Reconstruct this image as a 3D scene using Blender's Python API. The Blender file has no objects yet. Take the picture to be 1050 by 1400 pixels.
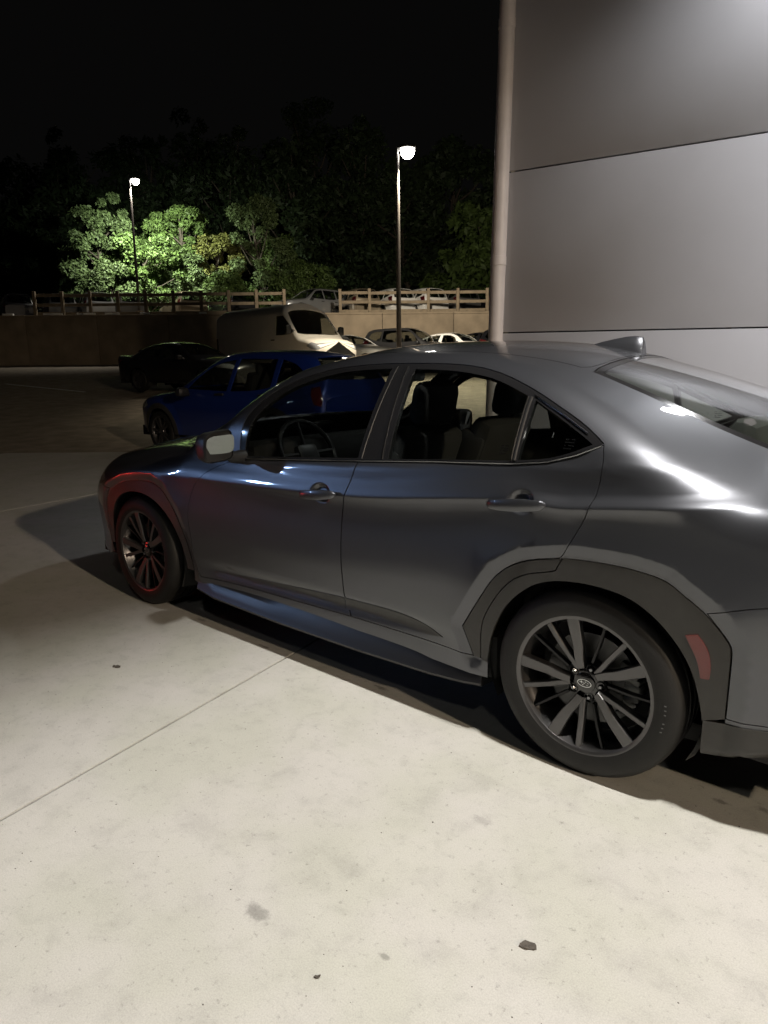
import bpy, bmesh, math, random
import numpy as np
from mathutils import Vector, Matrix
from mathutils.geometry import delaunay_2d_cdt

scene = bpy.context.scene
COL = scene.collection
PI = math.pi
random.seed(7)
RNG = np.random.default_rng(11)

# ------------------------------------------------------------------ camera
CAM = np.array([-0.8635, 2.8762, 1.3441])
FWD = np.array([0.65179, -0.75840, 0.0])          # horizontal view direction
RGT = np.array([-0.75840, -0.65179, 0.0])
cam_d = bpy.data.cameras.new('camera')
cam_d.sensor_fit = 'HORIZONTAL'
cam_d.sensor_width = 36.0
cam_d.lens = 36.0 * 936.05 / 1050.0
cam_d.clip_end = 1500
cam = bpy.data.objects.new('camera', cam_d)
COL.objects.link(cam)
yaw, pitch, roll = math.radians(-49.3234), math.radians(11.9435), math.radians(0.5083)
f_ = Vector((math.cos(yaw) * math.cos(pitch), math.sin(yaw) * math.cos(pitch), -math.sin(pitch)))
r_ = f_.cross(Vector((0, 0, 1))).normalized()
d_ = f_.cross(r_)
r2 = math.cos(roll) * r_ + math.sin(roll) * d_
d2 = -math.sin(roll) * r_ + math.cos(roll) * d_
cam.matrix_world = Matrix(((r2.x, -d2.x, -f_.x, CAM[0]), (r2.y, -d2.y, -f_.y, CAM[1]), (r2.z, -d2.z, -f_.z, CAM[2]), (0, 0, 0, 1)))
scene.camera = cam

# ------------------------------------------------------------------ night sky, exposure
world = bpy.data.worlds.new('World')
scene.world = world
world.use_nodes = True
bg = world.node_tree.nodes['Background']
bg.inputs[0].default_value = (0.68, 0.66, 0.64, 1)
bg.inputs[1].default_value = 0.0032
scene.view_settings.view_transform = 'Standard'
scene.view_settings.look = 'None'
scene.view_settings.exposure = 0.0
scene.view_settings.gamma = 1.0
scene.render.engine = 'CYCLES'
scene.cycles.use_denoising = True
scene.cycles.max_bounces = 10
scene.cycles.transparent_max_bounces = 24
scene.cycles.sample_clamp_indirect = 4.0
scene.cycles.sample_clamp_direct = 0.0
scene.cycles.caustics_reflective = False
scene.cycles.caustics_refractive = False


# ------------------------------------------------------------------ lamps (the fittings are built further down)
def lamp(name, kind, loc, aim, power, col, size=.15, cone=100, blend=.3):
    d = bpy.data.lights.new(name, kind)
    d.energy = power; d.color = col; d.shadow_soft_size = size
    o = bpy.data.objects.new(name, d); COL.objects.link(o)
    o.location = loc
    if kind == 'SPOT':
        d.spot_size = math.radians(cone); d.spot_blend = blend
        o.rotation_euler = (Vector(aim) - Vector(loc)).to_track_quat('-Z', 'Y').to_euler()
    return o
APRON = (-1.4, 1.30, 6.0)
lamp('apron_lamp_light', 'SPOT', APRON, (-1.4, 1.36, 0), 2300, (1, .955, .885), .17, 73, .6)
WPACK = (-.19, -4.26, 6.9)
lamp('wall_lamp_light', 'SPOT', WPACK, (-.35, -1.2, 0), 380, (1, .96, .90), .10, 62, .6)
lamp('added_wash_light', 'SPOT', (WPACK[0] + .05, WPACK[1] + .18, 6.6), (WPACK[0] + .7, WPACK[1] - .45, 0), 1000, (.97, .98, 1), .15, 110, .9)  # added spot to brighten the wall mirrored in the rear window
FLOOD = (-3.0, 1.6, 6.0)
lamp('added_flood_light', 'SPOT', FLOOD, (-1.7, -5.2, .2), 2250, (.95, .96, 1), .15, 64, .8)  # added spot, cone set to give the wall its slanted bright patch
REARPOLE = (-15.5, 3.7, 6.5)
lamp('rear_pole_light', 'SPOT', REARPOLE, (3.2, -.9, 0), 16500, (1, .79, .57), .2, 41, .75)
BLUEPOLE = (20.15, 15.2, 4.6)
lamp('side_pole_light', 'SPOT', BLUEPOLE, (1.42, .9, .86), 4600, (.36, .57, 1), .22, 4.6, 1.0)
REDSTRIP = (6.3, 2.75, .17)
LAMP_NEAR = (15.2, -17.6, 9.15)
LAMP_FAR = (39.5, -10.5, 12.25)

# ------------------------------------------------------------------ helpers
KIDS = {}
def link(o, parent=None):
    COL.objects.link(o)
    if parent is not None:
        o.parent = parent
        KIDS.setdefault(parent.name, []).append(o)
    return o

def tag(o, label=None, cat=None, group=None, kind=None):
    if label: o['label'] = label
    if cat: o['category'] = cat
    if group: o['group'] = group
    if kind: o['kind'] = kind
    return o

def empty(name, loc=(0, 0, 0), rz=0.0, label=None, cat=None, group=None, parent=None):
    o = bpy.data.objects.new(name, None)
    o.empty_display_size = .2
    o.location = loc
    o.rotation_euler = (0, 0, rz)
    link(o, parent)
    return tag(o, label, cat, group)

class MB:
    """collects geometry for one mesh object"""
    def __init__(s):
        s.v = []; s.f = []; s.n = []; s.sm = []
    def add(s, v, f, n=None, smooth=False):
        b = len(s.v)
        s.v += [tuple(map(float, p)) for p in v]
        s.f += [tuple(b + i for i in q) for q in f]
        s.sm += [smooth] * len(f)
        s.n += [tuple(map(float, q)) for q in n] if n is not None else [(0, 0, 0)] * len(v)
    def box(s, c, d, R=None, bev=0.0):
        x, y, z = d[0] / 2, d[1] / 2, d[2] / 2
        if bev <= 0:
            P = [(-x, -y, -z), (x, -y, -z), (x, y, -z), (-x, y, -z), (-x, -y, z), (x, -y, z), (x, y, z), (-x, y, z)]
            F = [(3, 2, 1, 0), (4, 5, 6, 7), (0, 1, 5, 4), (1, 2, 6, 5), (2, 3, 7, 6), (3, 0, 4, 7)]
        else:
            bm = bmesh.new(); bmesh.ops.create_cube(bm, size=1.0)
            for q in bm.verts: q.co = (q.co.x * d[0], q.co.y * d[1], q.co.z * d[2])
            bmesh.ops.bevel(bm, geom=list(bm.edges), offset=min(bev, .49 * min(d)), segments=2, affect='EDGES', profile=.5)
            bm.verts.index_update()
            P = [tuple(q.co) for q in bm.verts]; F = [tuple(q.index for q in fc.verts) for fc in bm.faces]; bm.free()
        if R is not None: P = [tuple(R @ Vector(p)) for p in P]
        s.add([(p[0] + c[0], p[1] + c[1], p[2] + c[2]) for p in P], F, smooth=bev > 0)
    def tube(s, path, rad, n=10, cap=True):
        path = [Vector(p) for p in path]
        if not hasattr(rad, '__len__'): rad = [rad] * len(path)
        rings = []; V = []; F = []
        up = Vector((0, 0, 1))
        for i, p in enumerate(path):
            t = (path[min(i + 1, len(path) - 1)] - path[max(i - 1, 0)]).normalized()
            a = t.cross(up)
            if a.length < 1e-3: a = t.cross(Vector((1, 0, 0)))
            a.normalize(); b = t.cross(a)
            for k in range(n):
                w = 2 * PI * k / n
                V.append(p + (a * math.cos(w) + b * math.sin(w)) * rad[i])
        for i in range(len(path) - 1):
            for k in range(n):
                F.append((i * n + k, i * n + (k + 1) % n, (i + 1) * n + (k + 1) % n, (i + 1) * n + k))
        if cap:
            F.append(tuple(range(n))); F.append(tuple(range((len(path) - 1) * n, len(path) * n))[::-1])
        s.add(V, F, smooth=True)
    def lathe(s, prof, n=48, axis='y', c=(0, 0, 0), close=False):
        """prof: list of (radius, along)"""
        V = []; F = []; m = len(prof)
        for k in range(n):
            w = 2 * PI * k / n
            for r, h in prof:
                if axis == 'y': V.append((c[0] + r * math.cos(w), c[1] + h, c[2] + r * math.sin(w)))
                else: V.append((c[0] + r * math.cos(w), c[1] + r * math.sin(w), c[2] + h))
        for k in range(n):
            k2 = (k + 1) % n
            for i in range(m if close else m - 1):
                j = (i + 1) % m
                q = (k * m + i, k * m + j, k2 * m + j, k2 * m + i)
                F.append(q if axis == 'y' else q[::-1])
        s.add(V, F, smooth=True)
    def prism(s, poly, axis, a, b):
        """poly in the plane across axis ('y': x,z ; 'z': x,y ; 'x': y,z) extruded from a to b"""
        def P(u, v, w): return {'y': (u, w, v), 'z': (u, v, w), 'x': (w, u, v)}[axis]
        n = len(poly)
        V = [P(u, v, a) for u, v in poly] + [P(u, v, b) for u, v in poly]
        F = [tuple(range(n)), tuple(range(2 * n - 1, n - 1, -1))] + [(i, i + n, (i + 1) % n + n, (i + 1) % n) for i in range(n)]
        s.add(V, F)
    def build(s, name, mat, parent=None, fix=True, angle=40):
        me = bpy.data.meshes.new(name)
        me.from_pydata(s.v, [], s.f)
        if fix:
            bm = bmesh.new(); bm.from_mesh(me)
            bmesh.ops.recalc_face_normals(bm, faces=list(bm.faces))
            bm.to_mesh(me); bm.free()
        me.polygons.foreach_set('use_smooth', s.sm)
        if mat is not None: me.materials.append(mat)
        if any(s.sm) and fix:
            me.set_sharp_from_angle(angle=math.radians(angle))
        me.update()
        return link(bpy.data.objects.new(name, me), parent)

# ------------------------------------------------------------------ materials
def nd(nt, typ, **kw):
    n = nt.nodes.new(typ)
    for k, v in kw.items():
        if k.startswith('i_'): n.inputs[int(k[2:])].default_value = v
        else: setattr(n, k, v)
    return n

def mat(name, col, rough=.5, metal=0.0, coat=0.0, spec=.5, var=0.0, scale=8.0, bump=0.0, bscale=60.0, coat_rough=.03, rvar=0.0):
    m = bpy.data.materials.new(name)
    m.use_nodes = True
    nt = m.node_tree
    b = nt.nodes['Principled BSDF']
    b.inputs['Base Color'].default_value = (*col, 1)
    b.inputs['Roughness'].default_value = rough
    b.inputs['Metallic'].default_value = metal
    b.inputs['Coat Weight'].default_value = coat
    b.inputs['Coat Roughness'].default_value = coat_rough
    b.inputs['Specular IOR Level'].default_value = spec
    tc = nd(nt, 'ShaderNodeTexCoord')
    if var > 0:
        no = nd(nt, 'ShaderNodeTexNoise'); no.inputs['Scale'].default_value = scale; no.inputs['Detail'].default_value = 6
        nt.links.new(tc.outputs['Object'], no.inputs['Vector'])
        cr = nd(nt, 'ShaderNodeMapRange'); cr.inputs[1].default_value = .25; cr.inputs[2].default_value = .75
        cr.inputs[3].default_value = 1 - var; cr.inputs[4].default_value = 1 + var
        nt.links.new(no.outputs['Fac'], cr.inputs[0])
        mx = nd(nt, 'ShaderNodeVectorMath', operation='SCALE'); mx.inputs[0].default_value = col
        nt.links.new(cr.outputs[0], mx.inputs['Scale'])
        nt.links.new(mx.outputs[0], b.inputs['Base Color'])
        if rvar > 0:
            r2_ = nd(nt, 'ShaderNodeMapRange'); r2_.inputs[3].default_value = rough - rvar; r2_.inputs[4].default_value = rough + rvar
            nt.links.new(no.outputs['Fac'], r2_.inputs[0]); nt.links.new(r2_.outputs[0], b.inputs['Roughness'])
    if bump > 0:
        nb = nd(nt, 'ShaderNodeTexNoise'); nb.inputs['Scale'].default_value = bscale; nb.inputs['Detail'].default_value = 4
        nt.links.new(tc.outputs['Object'], nb.inputs['Vector'])
        bp = nd(nt, 'ShaderNodeBump'); bp.inputs['Strength'].default_value = bump; bp.inputs['Distance'].default_value = .02
        nt.links.new(nb.outputs['Fac'], bp.inputs['Height']); nt.links.new(bp.outputs[0], b.inputs['Normal'])
    return m

def paint(name, col, metal=.75, rough=.36):
    m = mat(name, col, rough, metal, 1.0, .5, .06, 900.0, 0, 1)
    m['paint'] = 1
    return m

def glass_mat(name, tint, refl=1.0, gain=1.15):
    m = bpy.data.materials.new(name); m.use_nodes = True
    nt = m.node_tree; nt.nodes.clear()
    out = nd(nt, 'ShaderNodeOutputMaterial')
    tr = nd(nt, 'ShaderNodeBsdfTransparent'); tr.inputs[0].default_value = (*tint, 1)
    gl = nd(nt, 'ShaderNodeBsdfGlossy'); gl.inputs['Roughness'].default_value = .012; gl.inputs[0].default_value = (refl, refl, refl, 1)
    ge = nd(nt, 'ShaderNodeNewGeometry')
    dt = nd(nt, 'ShaderNodeVectorMath', operation='DOT_PRODUCT'); nt.links.new(ge.outputs['Normal'], dt.inputs[0]); nt.links.new(ge.outputs['Incoming'], dt.inputs[1])
    ab = nd(nt, 'ShaderNodeMath', operation='ABSOLUTE'); nt.links.new(dt.outputs['Value'], ab.inputs[0])
    om = nd(nt, 'ShaderNodeMath', operation='SUBTRACT', use_clamp=True); om.inputs[0].default_value = 1.0; nt.links.new(ab.outputs[0], om.inputs[1])
    pw = nd(nt, 'ShaderNodeMath', operation='POWER'); nt.links.new(om.outputs[0], pw.inputs[0]); pw.inputs[1].default_value = 5.0
    ad = nd(nt, 'ShaderNodeMath', operation='MULTIPLY_ADD', use_clamp=True); ad.inputs[1].default_value = .92 * gain; ad.inputs[2].default_value = .055 * gain
    nt.links.new(pw.outputs[0], ad.inputs[0])
    mx = nd(nt, 'ShaderNodeMixShader')
    nt.links.new(ad.outputs[0], mx.inputs[0]); nt.links.new(tr.outputs[0], mx.inputs[1]); nt.links.new(gl.outputs[0], mx.inputs[2])
    nt.links.new(mx.outputs[0], out.inputs[0])
    return m

def emit_mat(name, col, strength):
    m = bpy.data.materials.new(name); m.use_nodes = True
    nt = m.node_tree; b = nt.nodes['Principled BSDF']
    b.inputs['Base Color'].default_value = (*col, 1)
    b.inputs['Emission Color'].default_value = (*col, 1)
    b.inputs['Emission Strength'].default_value = strength
    return m

M = {}
M['paint'] = paint('grey_paint', (.080, .084, .096), .74, .35)
M['plastic'] = mat('black_plastic', (.036, .035, .033), .33, spec=.45, var=.12, scale=30, bump=.15, bscale=900)
M['gloss'] = mat('gloss_black', (.012, .012, .013), .12, spec=.5, coat=.6)
M['skirt'] = mat('skirt_black', (.013, .013, .014), .30, spec=.5)
M['satin'] = mat('satin_black', (.015, .015, .016), .42, spec=.5)
M['rubber'] = mat('tyre_rubber', (.0065, .0063, .006), .6, spec=.4, var=.2, scale=20, bump=.08, bscale=200)
M['rim'] = mat('rim_grey', (.105, .103, .105), .34, .8, .3, var=.05, scale=60)
M['rimin'] = mat('rim_inner_black', (.02, .02, .021), .4, .5)
M['steel'] = mat('brake_steel', (.10, .10, .10), .45, .9, var=.1, scale=40)
M['caliper'] = mat('caliper_grey', (.16, .16, .155), .5, .5)
M['chrome'] = mat('chrome', (.62, .63, .65), .16, 1.0)
M['chromedark'] = mat('dark_chrome', (.22, .225, .235), .25, 1.0)
M['glass'] = glass_mat('tinted_glass', (.58, .61, .59))
M['rglass'] = glass_mat('rear_window_glass', (.72, .78, .73), 1.0, 2.2)
M['mirror'] = mat('mirror_glass', (.20, .215, .21), .01, 1.0)
M['liner'] = mat('dark_liner', (.012, .012, .012), .8)
M['cloth'] = mat('dark_cloth', (.04, .04, .042), .85, var=.15, scale=200, bump=.2, bscale=500)
M['trimgrey'] = mat('grey_trim', (.085, .088, .09), .6)
M['trimlight'] = mat('light_trim', (.46, .475, .45), .8, var=.05, scale=50)
M['white'] = mat('white_print', (.75, .76, .78), .5)
M['redref'] = mat('red_reflector', (.13, .02, .018), .25, coat=.5, var=.2, scale=400)
M['lens'] = mat('lamp_lens', (.35, .36, .38), .08, .3, coat=1)
M['redlens'] = mat('red_lens', (.07, .006, .008), .1, coat=1)

# ------------------------------------------------------------------ car body surfaces
def chaikin(P, it=2, corner=38):
    """round an outline (closed) except at its corners"""
    P = [np.array(p, float) for p in P]
    for _ in range(it):
        Q = []
        n = len(P)
        for i in range(n):
            a, b, c = P[i - 1], P[i], P[(i + 1) % n]
            u, v = b - a, c - b
            lu, lv = np.linalg.norm(u) + 1e-9, np.linalg.norm(v) + 1e-9
            ang = math.degrees(math.acos(max(-1, min(1, float(u @ v) / lu / lv))))
            if ang > corner or ang < 1:
                Q.append(b)
            else:
                Q.append(b - u * .25); Q.append(b + v * .25)
        P = Q
    return P

def densify(P, h):
    out = []
    n = len(P)
    for i in range(n):
        a, b = np.array(P[i], float), np.array(P[(i + 1) % n], float)
        k = max(1, int(math.ceil(np.linalg.norm(b - a) / h)))
        for j in range(k): out.append(a + (b - a) * j / k)
    return np.array(out)

def inpoly(P, poly):
    x, y = P[:, 0], P[:, 1]
    r = np.zeros(len(P), bool)
    a = poly; b = np.roll(poly, -1, 0)
    for (x1, y1), (x2, y2) in zip(a, b):
        if y1 == y2: continue
        c = (y1 > y) != (y2 > y)
        r ^= c & (x < (x2 - x1) * (y - y1) / (y2 - y1) + x1)
    return r

def polydist(P, poly):
    d = np.full(len(P), 9.0)
    for a, b in zip(poly, np.roll(poly, -1, 0)):
        ab = b - a; L = ab @ ab + 1e-12
        t = np.clip(((P - a) @ ab) / L, 0, 1)
        q = P - (a + t[:, None] * ab)
        d = np.minimum(d, np.sqrt((q * q).sum(1)))
    return d

def area2(P):
    x, y = P[:, 0], P[:, 1]
    return float((x * np.roll(y, -1) - y * np.roll(x, -1)).sum() / 2)

def inset(P, g):
    """shrink closed outline by g"""
    if abs(g) < 1e-9: return P
    s = 1 if area2(P) > 0 else -1
    e = np.roll(P, -1, 0) - P
    e /= np.linalg.norm(e, axis=1)[:, None] + 1e-9
    n = np.stack([-e[:, 1], e[:, 0]], 1) * s
    m = n + np.roll(n, 1, 0)
    l2 = (m * m).sum(1)[:, None] + 1e-6
    m = m * 2 / np.maximum(l2, .8)
    return P + m * g

TH = .9      # metres per radian used for the flat layout
def lay_side(car, pts, h=.015, it=2, corner=38):
    """outline given in the side view (x,z) -> flat layout (x, theta*TH)"""
    P = densify(chaikin(pts, it, corner), h)
    return np.stack([P[:, 0], car.side(P[:, 0], P[:, 1]) * TH], 1)

def lay_top(car, pts, h=.02, it=2, corner=38):
    """outline given from above (x,y>=0) -> flat layout"""
    P = densify(chaikin(pts, it, corner), h)
    x, y = P[:, 0], np.maximum(P[:, 1], 0)
    lo = np.full(len(x), car.Z0); hi = np.full(len(x), 3.2)
    for _ in range(34):
        m = .5 * (lo + hi); v = car.F(x, y, m) > 0
        hi = np.where(v, m, hi); lo = np.where(v, lo, m)
    th = np.arctan2(lo - car.Z0, y)
    th[P[:, 1] < 1e-6] = PI / 2
    return np.stack([x, th * TH], 1)

def panel(car, outline, holes=(), h=.022, gap=0.0, hole_gap=0.0, off=0.0, flange=.014, extra=None, fold_holes=True):
    """triangulated piece of the car skin; returns verts, tris, normals (left side)"""
    out = inset(outline, gap)
    loops = [out] + [inset(q, -hole_gap) for q in holes]
    pts = []; edges = []
    for L in loops:
        b = len(pts); n = len(L)
        pts += [tuple(p) for p in L]
        edges += [(b + i, b + (i + 1) % n) for i in range(n)]
    lo = out.min(0); hi = out.max(0)
    gx = np.arange(lo[0] + h / 2, hi[0], h); gy = np.arange(lo[1] + h / 2, hi[1], h)
    G = np.stack(np.meshgrid(gx, gy), -1).reshape(-1, 2)
    G[:, 0] += np.where((np.round((G[:, 1] - lo[1]) / h).astype(int) % 2) == 0, h * .25, -h * .25)
    if extra is not None and len(extra):
        d = np.full(len(G), 9.0)
        for a in range(0, len(extra), 400):
            q = extra[a:a + 400]
            near = (G[:, 0] > q[:, 0].min() - h) & (G[:, 0] < q[:, 0].max() + h)
            if near.any():
                dd = np.sqrt(((G[near][:, None, :] - q[None]) ** 2).sum(-1)).min(1)
                d[near] = np.minimum(d[near], dd)
        G = np.concatenate([G[d > h * .45], extra])
    keep = inpoly(G, out)
    for q in loops[1:]: keep &= ~inpoly(G, q)
    G = G[keep]
    for L in loops: G = G[polydist(G, L) > h * .30]
    pts += [tuple(p) for p in G]
    r = delaunay_2d_cdt([Vector(p) for p in pts], edges, [], 0, 1e-6)
    V = np.array([tuple(v) for v in r[0]])
    T = np.array([f for f in r[2] if len(f) == 3])
    c = V[T].mean(1)
    ok = inpoly(c, out)
    for q in loops[1:]: ok &= ~inpoly(c, q)
    T = T[ok]
    used = np.unique(T); mp = -np.ones(len(V), int); mp[used] = np.arange(len(used))
    V = V[used]; T = mp[T]
    P = car.M(V[:, 0], V[:, 1] / TH)
    N = car.N(P)
    cen = V[:, 1] > PI / 2 * TH - 1e-5
    N[cen, 1] = 0; P[cen, 1] = 0
    N /= np.linalg.norm(N, axis=1)[:, None]
    P = P + N * off
    # orient outward
    fn = np.cross(P[T[:, 1]] - P[T[:, 0]], P[T[:, 2]] - P[T[:, 0]])
    flip = (fn * N[T[:, 0]]).sum(1) < 0
    T[flip] = T[flip][:, ::-1]
    verts = [P]; norms = [N]; tris = [T]
    if flange > 0:
        E = {}
        for t in T:
            for i in range(3):
                a, b = int(t[i]), int(t[(i + 1) % 3])
                if (b, a) in E: del E[(b, a)]
                else: E[(a, b)] = 1
        FV = []; FN = []; FT = []; base = len(P)
        for (a, b) in E:
            if cen[a] and cen[b]: continue
            e = P[b] - P[a]; ln = np.cross(e, N[a]); L = np.linalg.norm(ln)
            if L < 1e-9: continue
            ln /= L
            k = base + len(FV)
            FV += [P[a], P[b], P[b] - N[b] * flange, P[a] - N[a] * flange]
            FN += [ln] * 4
            FT += [(k + 1, k, k + 3), (k + 1, k + 3, k + 2)]
        if FV:
            verts.append(np.array(FV)); norms.append(np.array(FN)); tris.append(np.array(FT))
    return np.concatenate(verts), np.concatenate(tris), np.concatenate(norms)

def skin(name, pieces, material, parent, mirror=False, both=False):
    """pieces -> one mesh object; mirror: only right side; both: left and right welded at the centre"""
    MV = []; MT = []; MN = []; b = 0
    for V, T, N in pieces:
        opts = [False, True] if both else [mirror]
        for mi in opts:
            v = V * (1, -1, 1) if mi else V
            n = N * (1, -1, 1) if mi else N
            t = T[:, ::-1] if mi else T
            MV.append(v); MN.append(n); MT.append(t + b); b += len(v)
    V = np.concatenate(MV); T = np.concatenate(MT); N = np.concatenate(MN)
    me = bpy.data.meshes.new(name)
    me.vertices.add(len(V)); me.vertices.foreach_set('co', V.astype(np.float32).ravel())
    me.loops.add(len(T) * 3); me.loops.foreach_set('vertex_index', T.astype(np.int32).ravel())
    me.polygons.add(len(T)); me.polygons.foreach_set('loop_start', np.arange(0, len(T) * 3, 3, dtype=np.int32))
    me.update(calc_edges=True)
    me.validate()
    me.polygons.foreach_set('use_smooth', np.ones(len(me.polygons), bool))
    if len(me.vertices) == len(N):
        me.normals_split_custom_set_from_vertices([tuple(n) for n in N])
    if material: me.materials.append(material)
    return link(bpy.data.objects.new(name, me), parent)

def pchip(xs,ys):
    xs=np.array(xs,float);ys=np.array(ys,float)
    h=np.diff(xs);d=np.diff(ys)/h
    m=np.zeros_like(xs)
    for i in range(1,len(xs)-1):
        if d[i-1]*d[i]>0:
            w1=2*h[i]+h[i-1];w2=h[i]+2*h[i-1]
            m[i]=(w1+w2)/(w1/d[i-1]+w2/d[i])
    m[0]=d[0];m[-1]=d[-1]
    def f(x):
        x=np.asarray(x,float)
        i=np.clip(np.searchsorted(xs,x)-1,0,len(h)-1)
        t=np.clip((x-xs[i])/h[i],-.5,1.5);t2=t*t;t3=t2*t
        return (2*t3-3*t2+1)*ys[i]+(t3-2*t2+t)*h[i]*m[i]+(-2*t3+3*t2)*ys[i+1]+(t3-t2)*h[i]*m[i+1]
    return f
def sst(a,b,x):
    t=np.clip((x-a)/(b-a),0,1);return t*t*(3-2*t)
def smax(a,b,r):
    h=np.maximum(r-np.abs(a-b),0);return np.maximum(a,b)+h*h/(4*r)
class Car:
    Z0 = .6
    crease = True
    WB = 2.675
    X0, X1 = -1.07, 3.60
    dimples = ((.243, .902, .056, .046), (1.205, .824, .066, .046))
    clad_rear = [(.362, .305), (.422, .304), (.467, .412), (.392, .536), (.319, .647), (.226, .708), (.09, .738), (.038, .745), (-.086, .75), (-.17, .744), (-.244, .731), (-.297, .695), (-.358, .655), (-.427, .577), (-.432, .541), (-.428, .353)]
    open_rear = [(.362, .293), (.345, .407), (.291, .529), (.207, .614), (.141, .65), (.064, .668), (-.041, .672), (-.14, .658), (-.216, .616), (-.281, .552), (-.33, .475), (-.356, .381), (-.366, .316)]
    clad_front = [(3.075, .33), (3.105, .50), (3.085, .57), (3.011, .645), (2.828, .712), (2.66, .738), (2.503, .743), (2.41, .71), (2.30, .60), (2.225, .45), (2.195, .29)]
    open_front = [(3.04, .30), (3.045, .40), (3.015, .50), (2.94, .59), (2.82, .65), (2.67, .672), (2.52, .655), (2.41, .60), (2.325, .52), (2.27, .40), (2.255, .29)]
    def __init__(s):
        s.prof = pchip([.05, .15, .22, .30, .40, .55, .70, .81, .90, .955, .985, 1.02, 1.10, 1.18, 1.26, 1.34, 1.42, 1.6],
                       [.78, .83, .868, .868, .876, .889, .896, .894, .884, .866, .848, .833, .793, .746, .692, .632, .566, .40])
        s.zc=pchip([-1.07,-1.0,-.85,-.7,-.5,-.3,0,.2,.35,.5,.7,.9,1.05,1.2,1.4,1.58,1.77,2.0,2.2,2.3,2.65,3.0,3.2,3.4,3.52,3.6],
                   [1.06,1.105,1.11,1.125,1.18,1.247,1.338,1.39,1.422,1.442,1.456,1.460,1.460,1.456,1.436,1.408,1.332,1.19,1.066,1.015,.980,.93,.89,.825,.74,.60])
        s.k=pchip([-1.07,-.7,-.4,0,.3,.8,1.05,1.4,1.9,2.25,3,3.6],[.08,.22,.36,.29,.23,.20,.20,.20,.22,.12,.13,.4])
        s.dw=pchip([-1.07,-1.02,-.9,-.7,-.45,-.1,.3,.9,1.6,2.2,2.6,3.0,3.3,3.5,3.6],
                   [-.33,-.20,-.105,-.05,-.012,.010,.008,.0,-.006,-.002,.004,-.02,-.08,-.20,-.42])
        s.top=pchip([-1.07,-.6,-.3,0,.4,.9,1.15,1.4,1.6,1.8,2.0,2.25],[-.10,-.085,-.055,-.02,0,0,.003,.02,.045,.062,.06,.02])
        s.crz=pchip([-1.07,-.5,-.2,.44,1.0,1.43,2.0,2.6,3.6],[.985,.992,.968,.893,.832,.812,.80,.795,.74])
        s.cra=pchip([-1.07,-.8,-.2,.5,1.4,2.2,2.8,3.6],[.6,.9,1,1,.9,.5,.2,0])
        s.rr=pchip([-1.07,-.6,-.2,.2,.6,1.1,1.8,2.2,2.6,3.6],[.08,.075,.075,.075,.07,.055,.05,.10,.14,.15])
        s.zb=pchip([-1.07,-.6,-.35,.3,2.2,3.1,3.6],[.36,.27,.2,.165,.165,.18,.26])
        s.make_flare()
    def make_flare(s):
        gx = np.arange(s.X0, s.X1 + .01, .006); gz = np.arange(.1, 1.2, .006)
        G = np.stack(np.meshgrid(gx, gz, indexing='ij'), -1).reshape(-1, 2)
        d = np.full(len(G), 9.)
        for pl in (s.clad_rear, s.clad_front):
            q = np.array([(pl[0][0], -.2)] + list(pl) + [(pl[-1][0], -.2)], float)
            dd = polydist(G, q); dd[inpoly(G, q)] = 0
            d = np.minimum(d, dd)
        k = .046
        t = .018 * np.exp(-np.maximum(d - k, 0) / .12)
        t = np.where(d < k, .018 - (k - d) * .27, t)
        s.fg = (t * 1.0).reshape(len(gx), len(gz)); s.fx0, s.fz0, s.fh = gx[0], gz[0], .006
    def flare(s, x, z):
        a = np.clip((x - s.fx0) / s.fh, 0, s.fg.shape[0] - 1.001); b = np.clip((z - s.fz0) / s.fh, 0, s.fg.shape[1] - 1.001)
        i = a.astype(int); j = b.astype(int); u = a - i; v = b - j; g = s.fg
        return (g[i, j] * (1 - u) * (1 - v) + g[i + 1, j] * u * (1 - v) + g[i, j + 1] * (1 - u) * v + g[i + 1, j + 1] * u * v) * (1 - sst(.85, 1.0, z))
    def rise(s, x): return -.072 * (np.clip(x, -.7, 2.0) - 1.0)
    def S(s, x, z):
        r = s.rise(x) * sst(.42, .80, z)
        zz = z - r
        y = s.prof(zz) + s.dw(x) + s.top(x) * sst(.95, 1.2, zz)
        # character line: leans in above, tucks in below; towards the tail a bright shelf sits under a groove
        w = 1 - sst(.06, .34, x)
        u = z - (s.crz(x) - .034 * w)
        a = s.cra(x)
        sm = .004
        up = .5 * (u + np.sqrt(u * u + sm * sm)); dn = .5 * (-u + np.sqrt(u * u + sm * sm))
        y = y - a * (.15 * up * (1 - sst(.05, .13, up)) + .017 * (1 - np.exp(-dn / .03)) * (1 - sst(.08, .32, dn)))
        y = y - w * a * .020 * sst(0, .036, up) * (1 - sst(.04, .20, up))
        y = y + s.flare(x, z)
        for cx, cz, rx, rz in s.dimples:
            q = np.sqrt(((x - cx) / rx) ** 2 + ((z - cz) / rz) ** 2)
            y = y - .024 * (1 - sst(.45, 1.0, q))
        # hollow along the foot of the doors
        y = y - .012 * np.exp(-((z - .345 - .02 * (1.2 - x)) / .030) ** 2) * sst(.50, .75, x) * (1 - sst(1.9, 2.15, x))
        return y
    def T(s, x, y): return s.zc(x) - s.k(x) * y * y
    def F(s,x,y,z):
        y=np.abs(y)
        f=smax(y-s.S(x,z),z-s.T(x,y),s.rr(x))
        return smax(f,s.zb(x)-z,.03)
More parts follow.
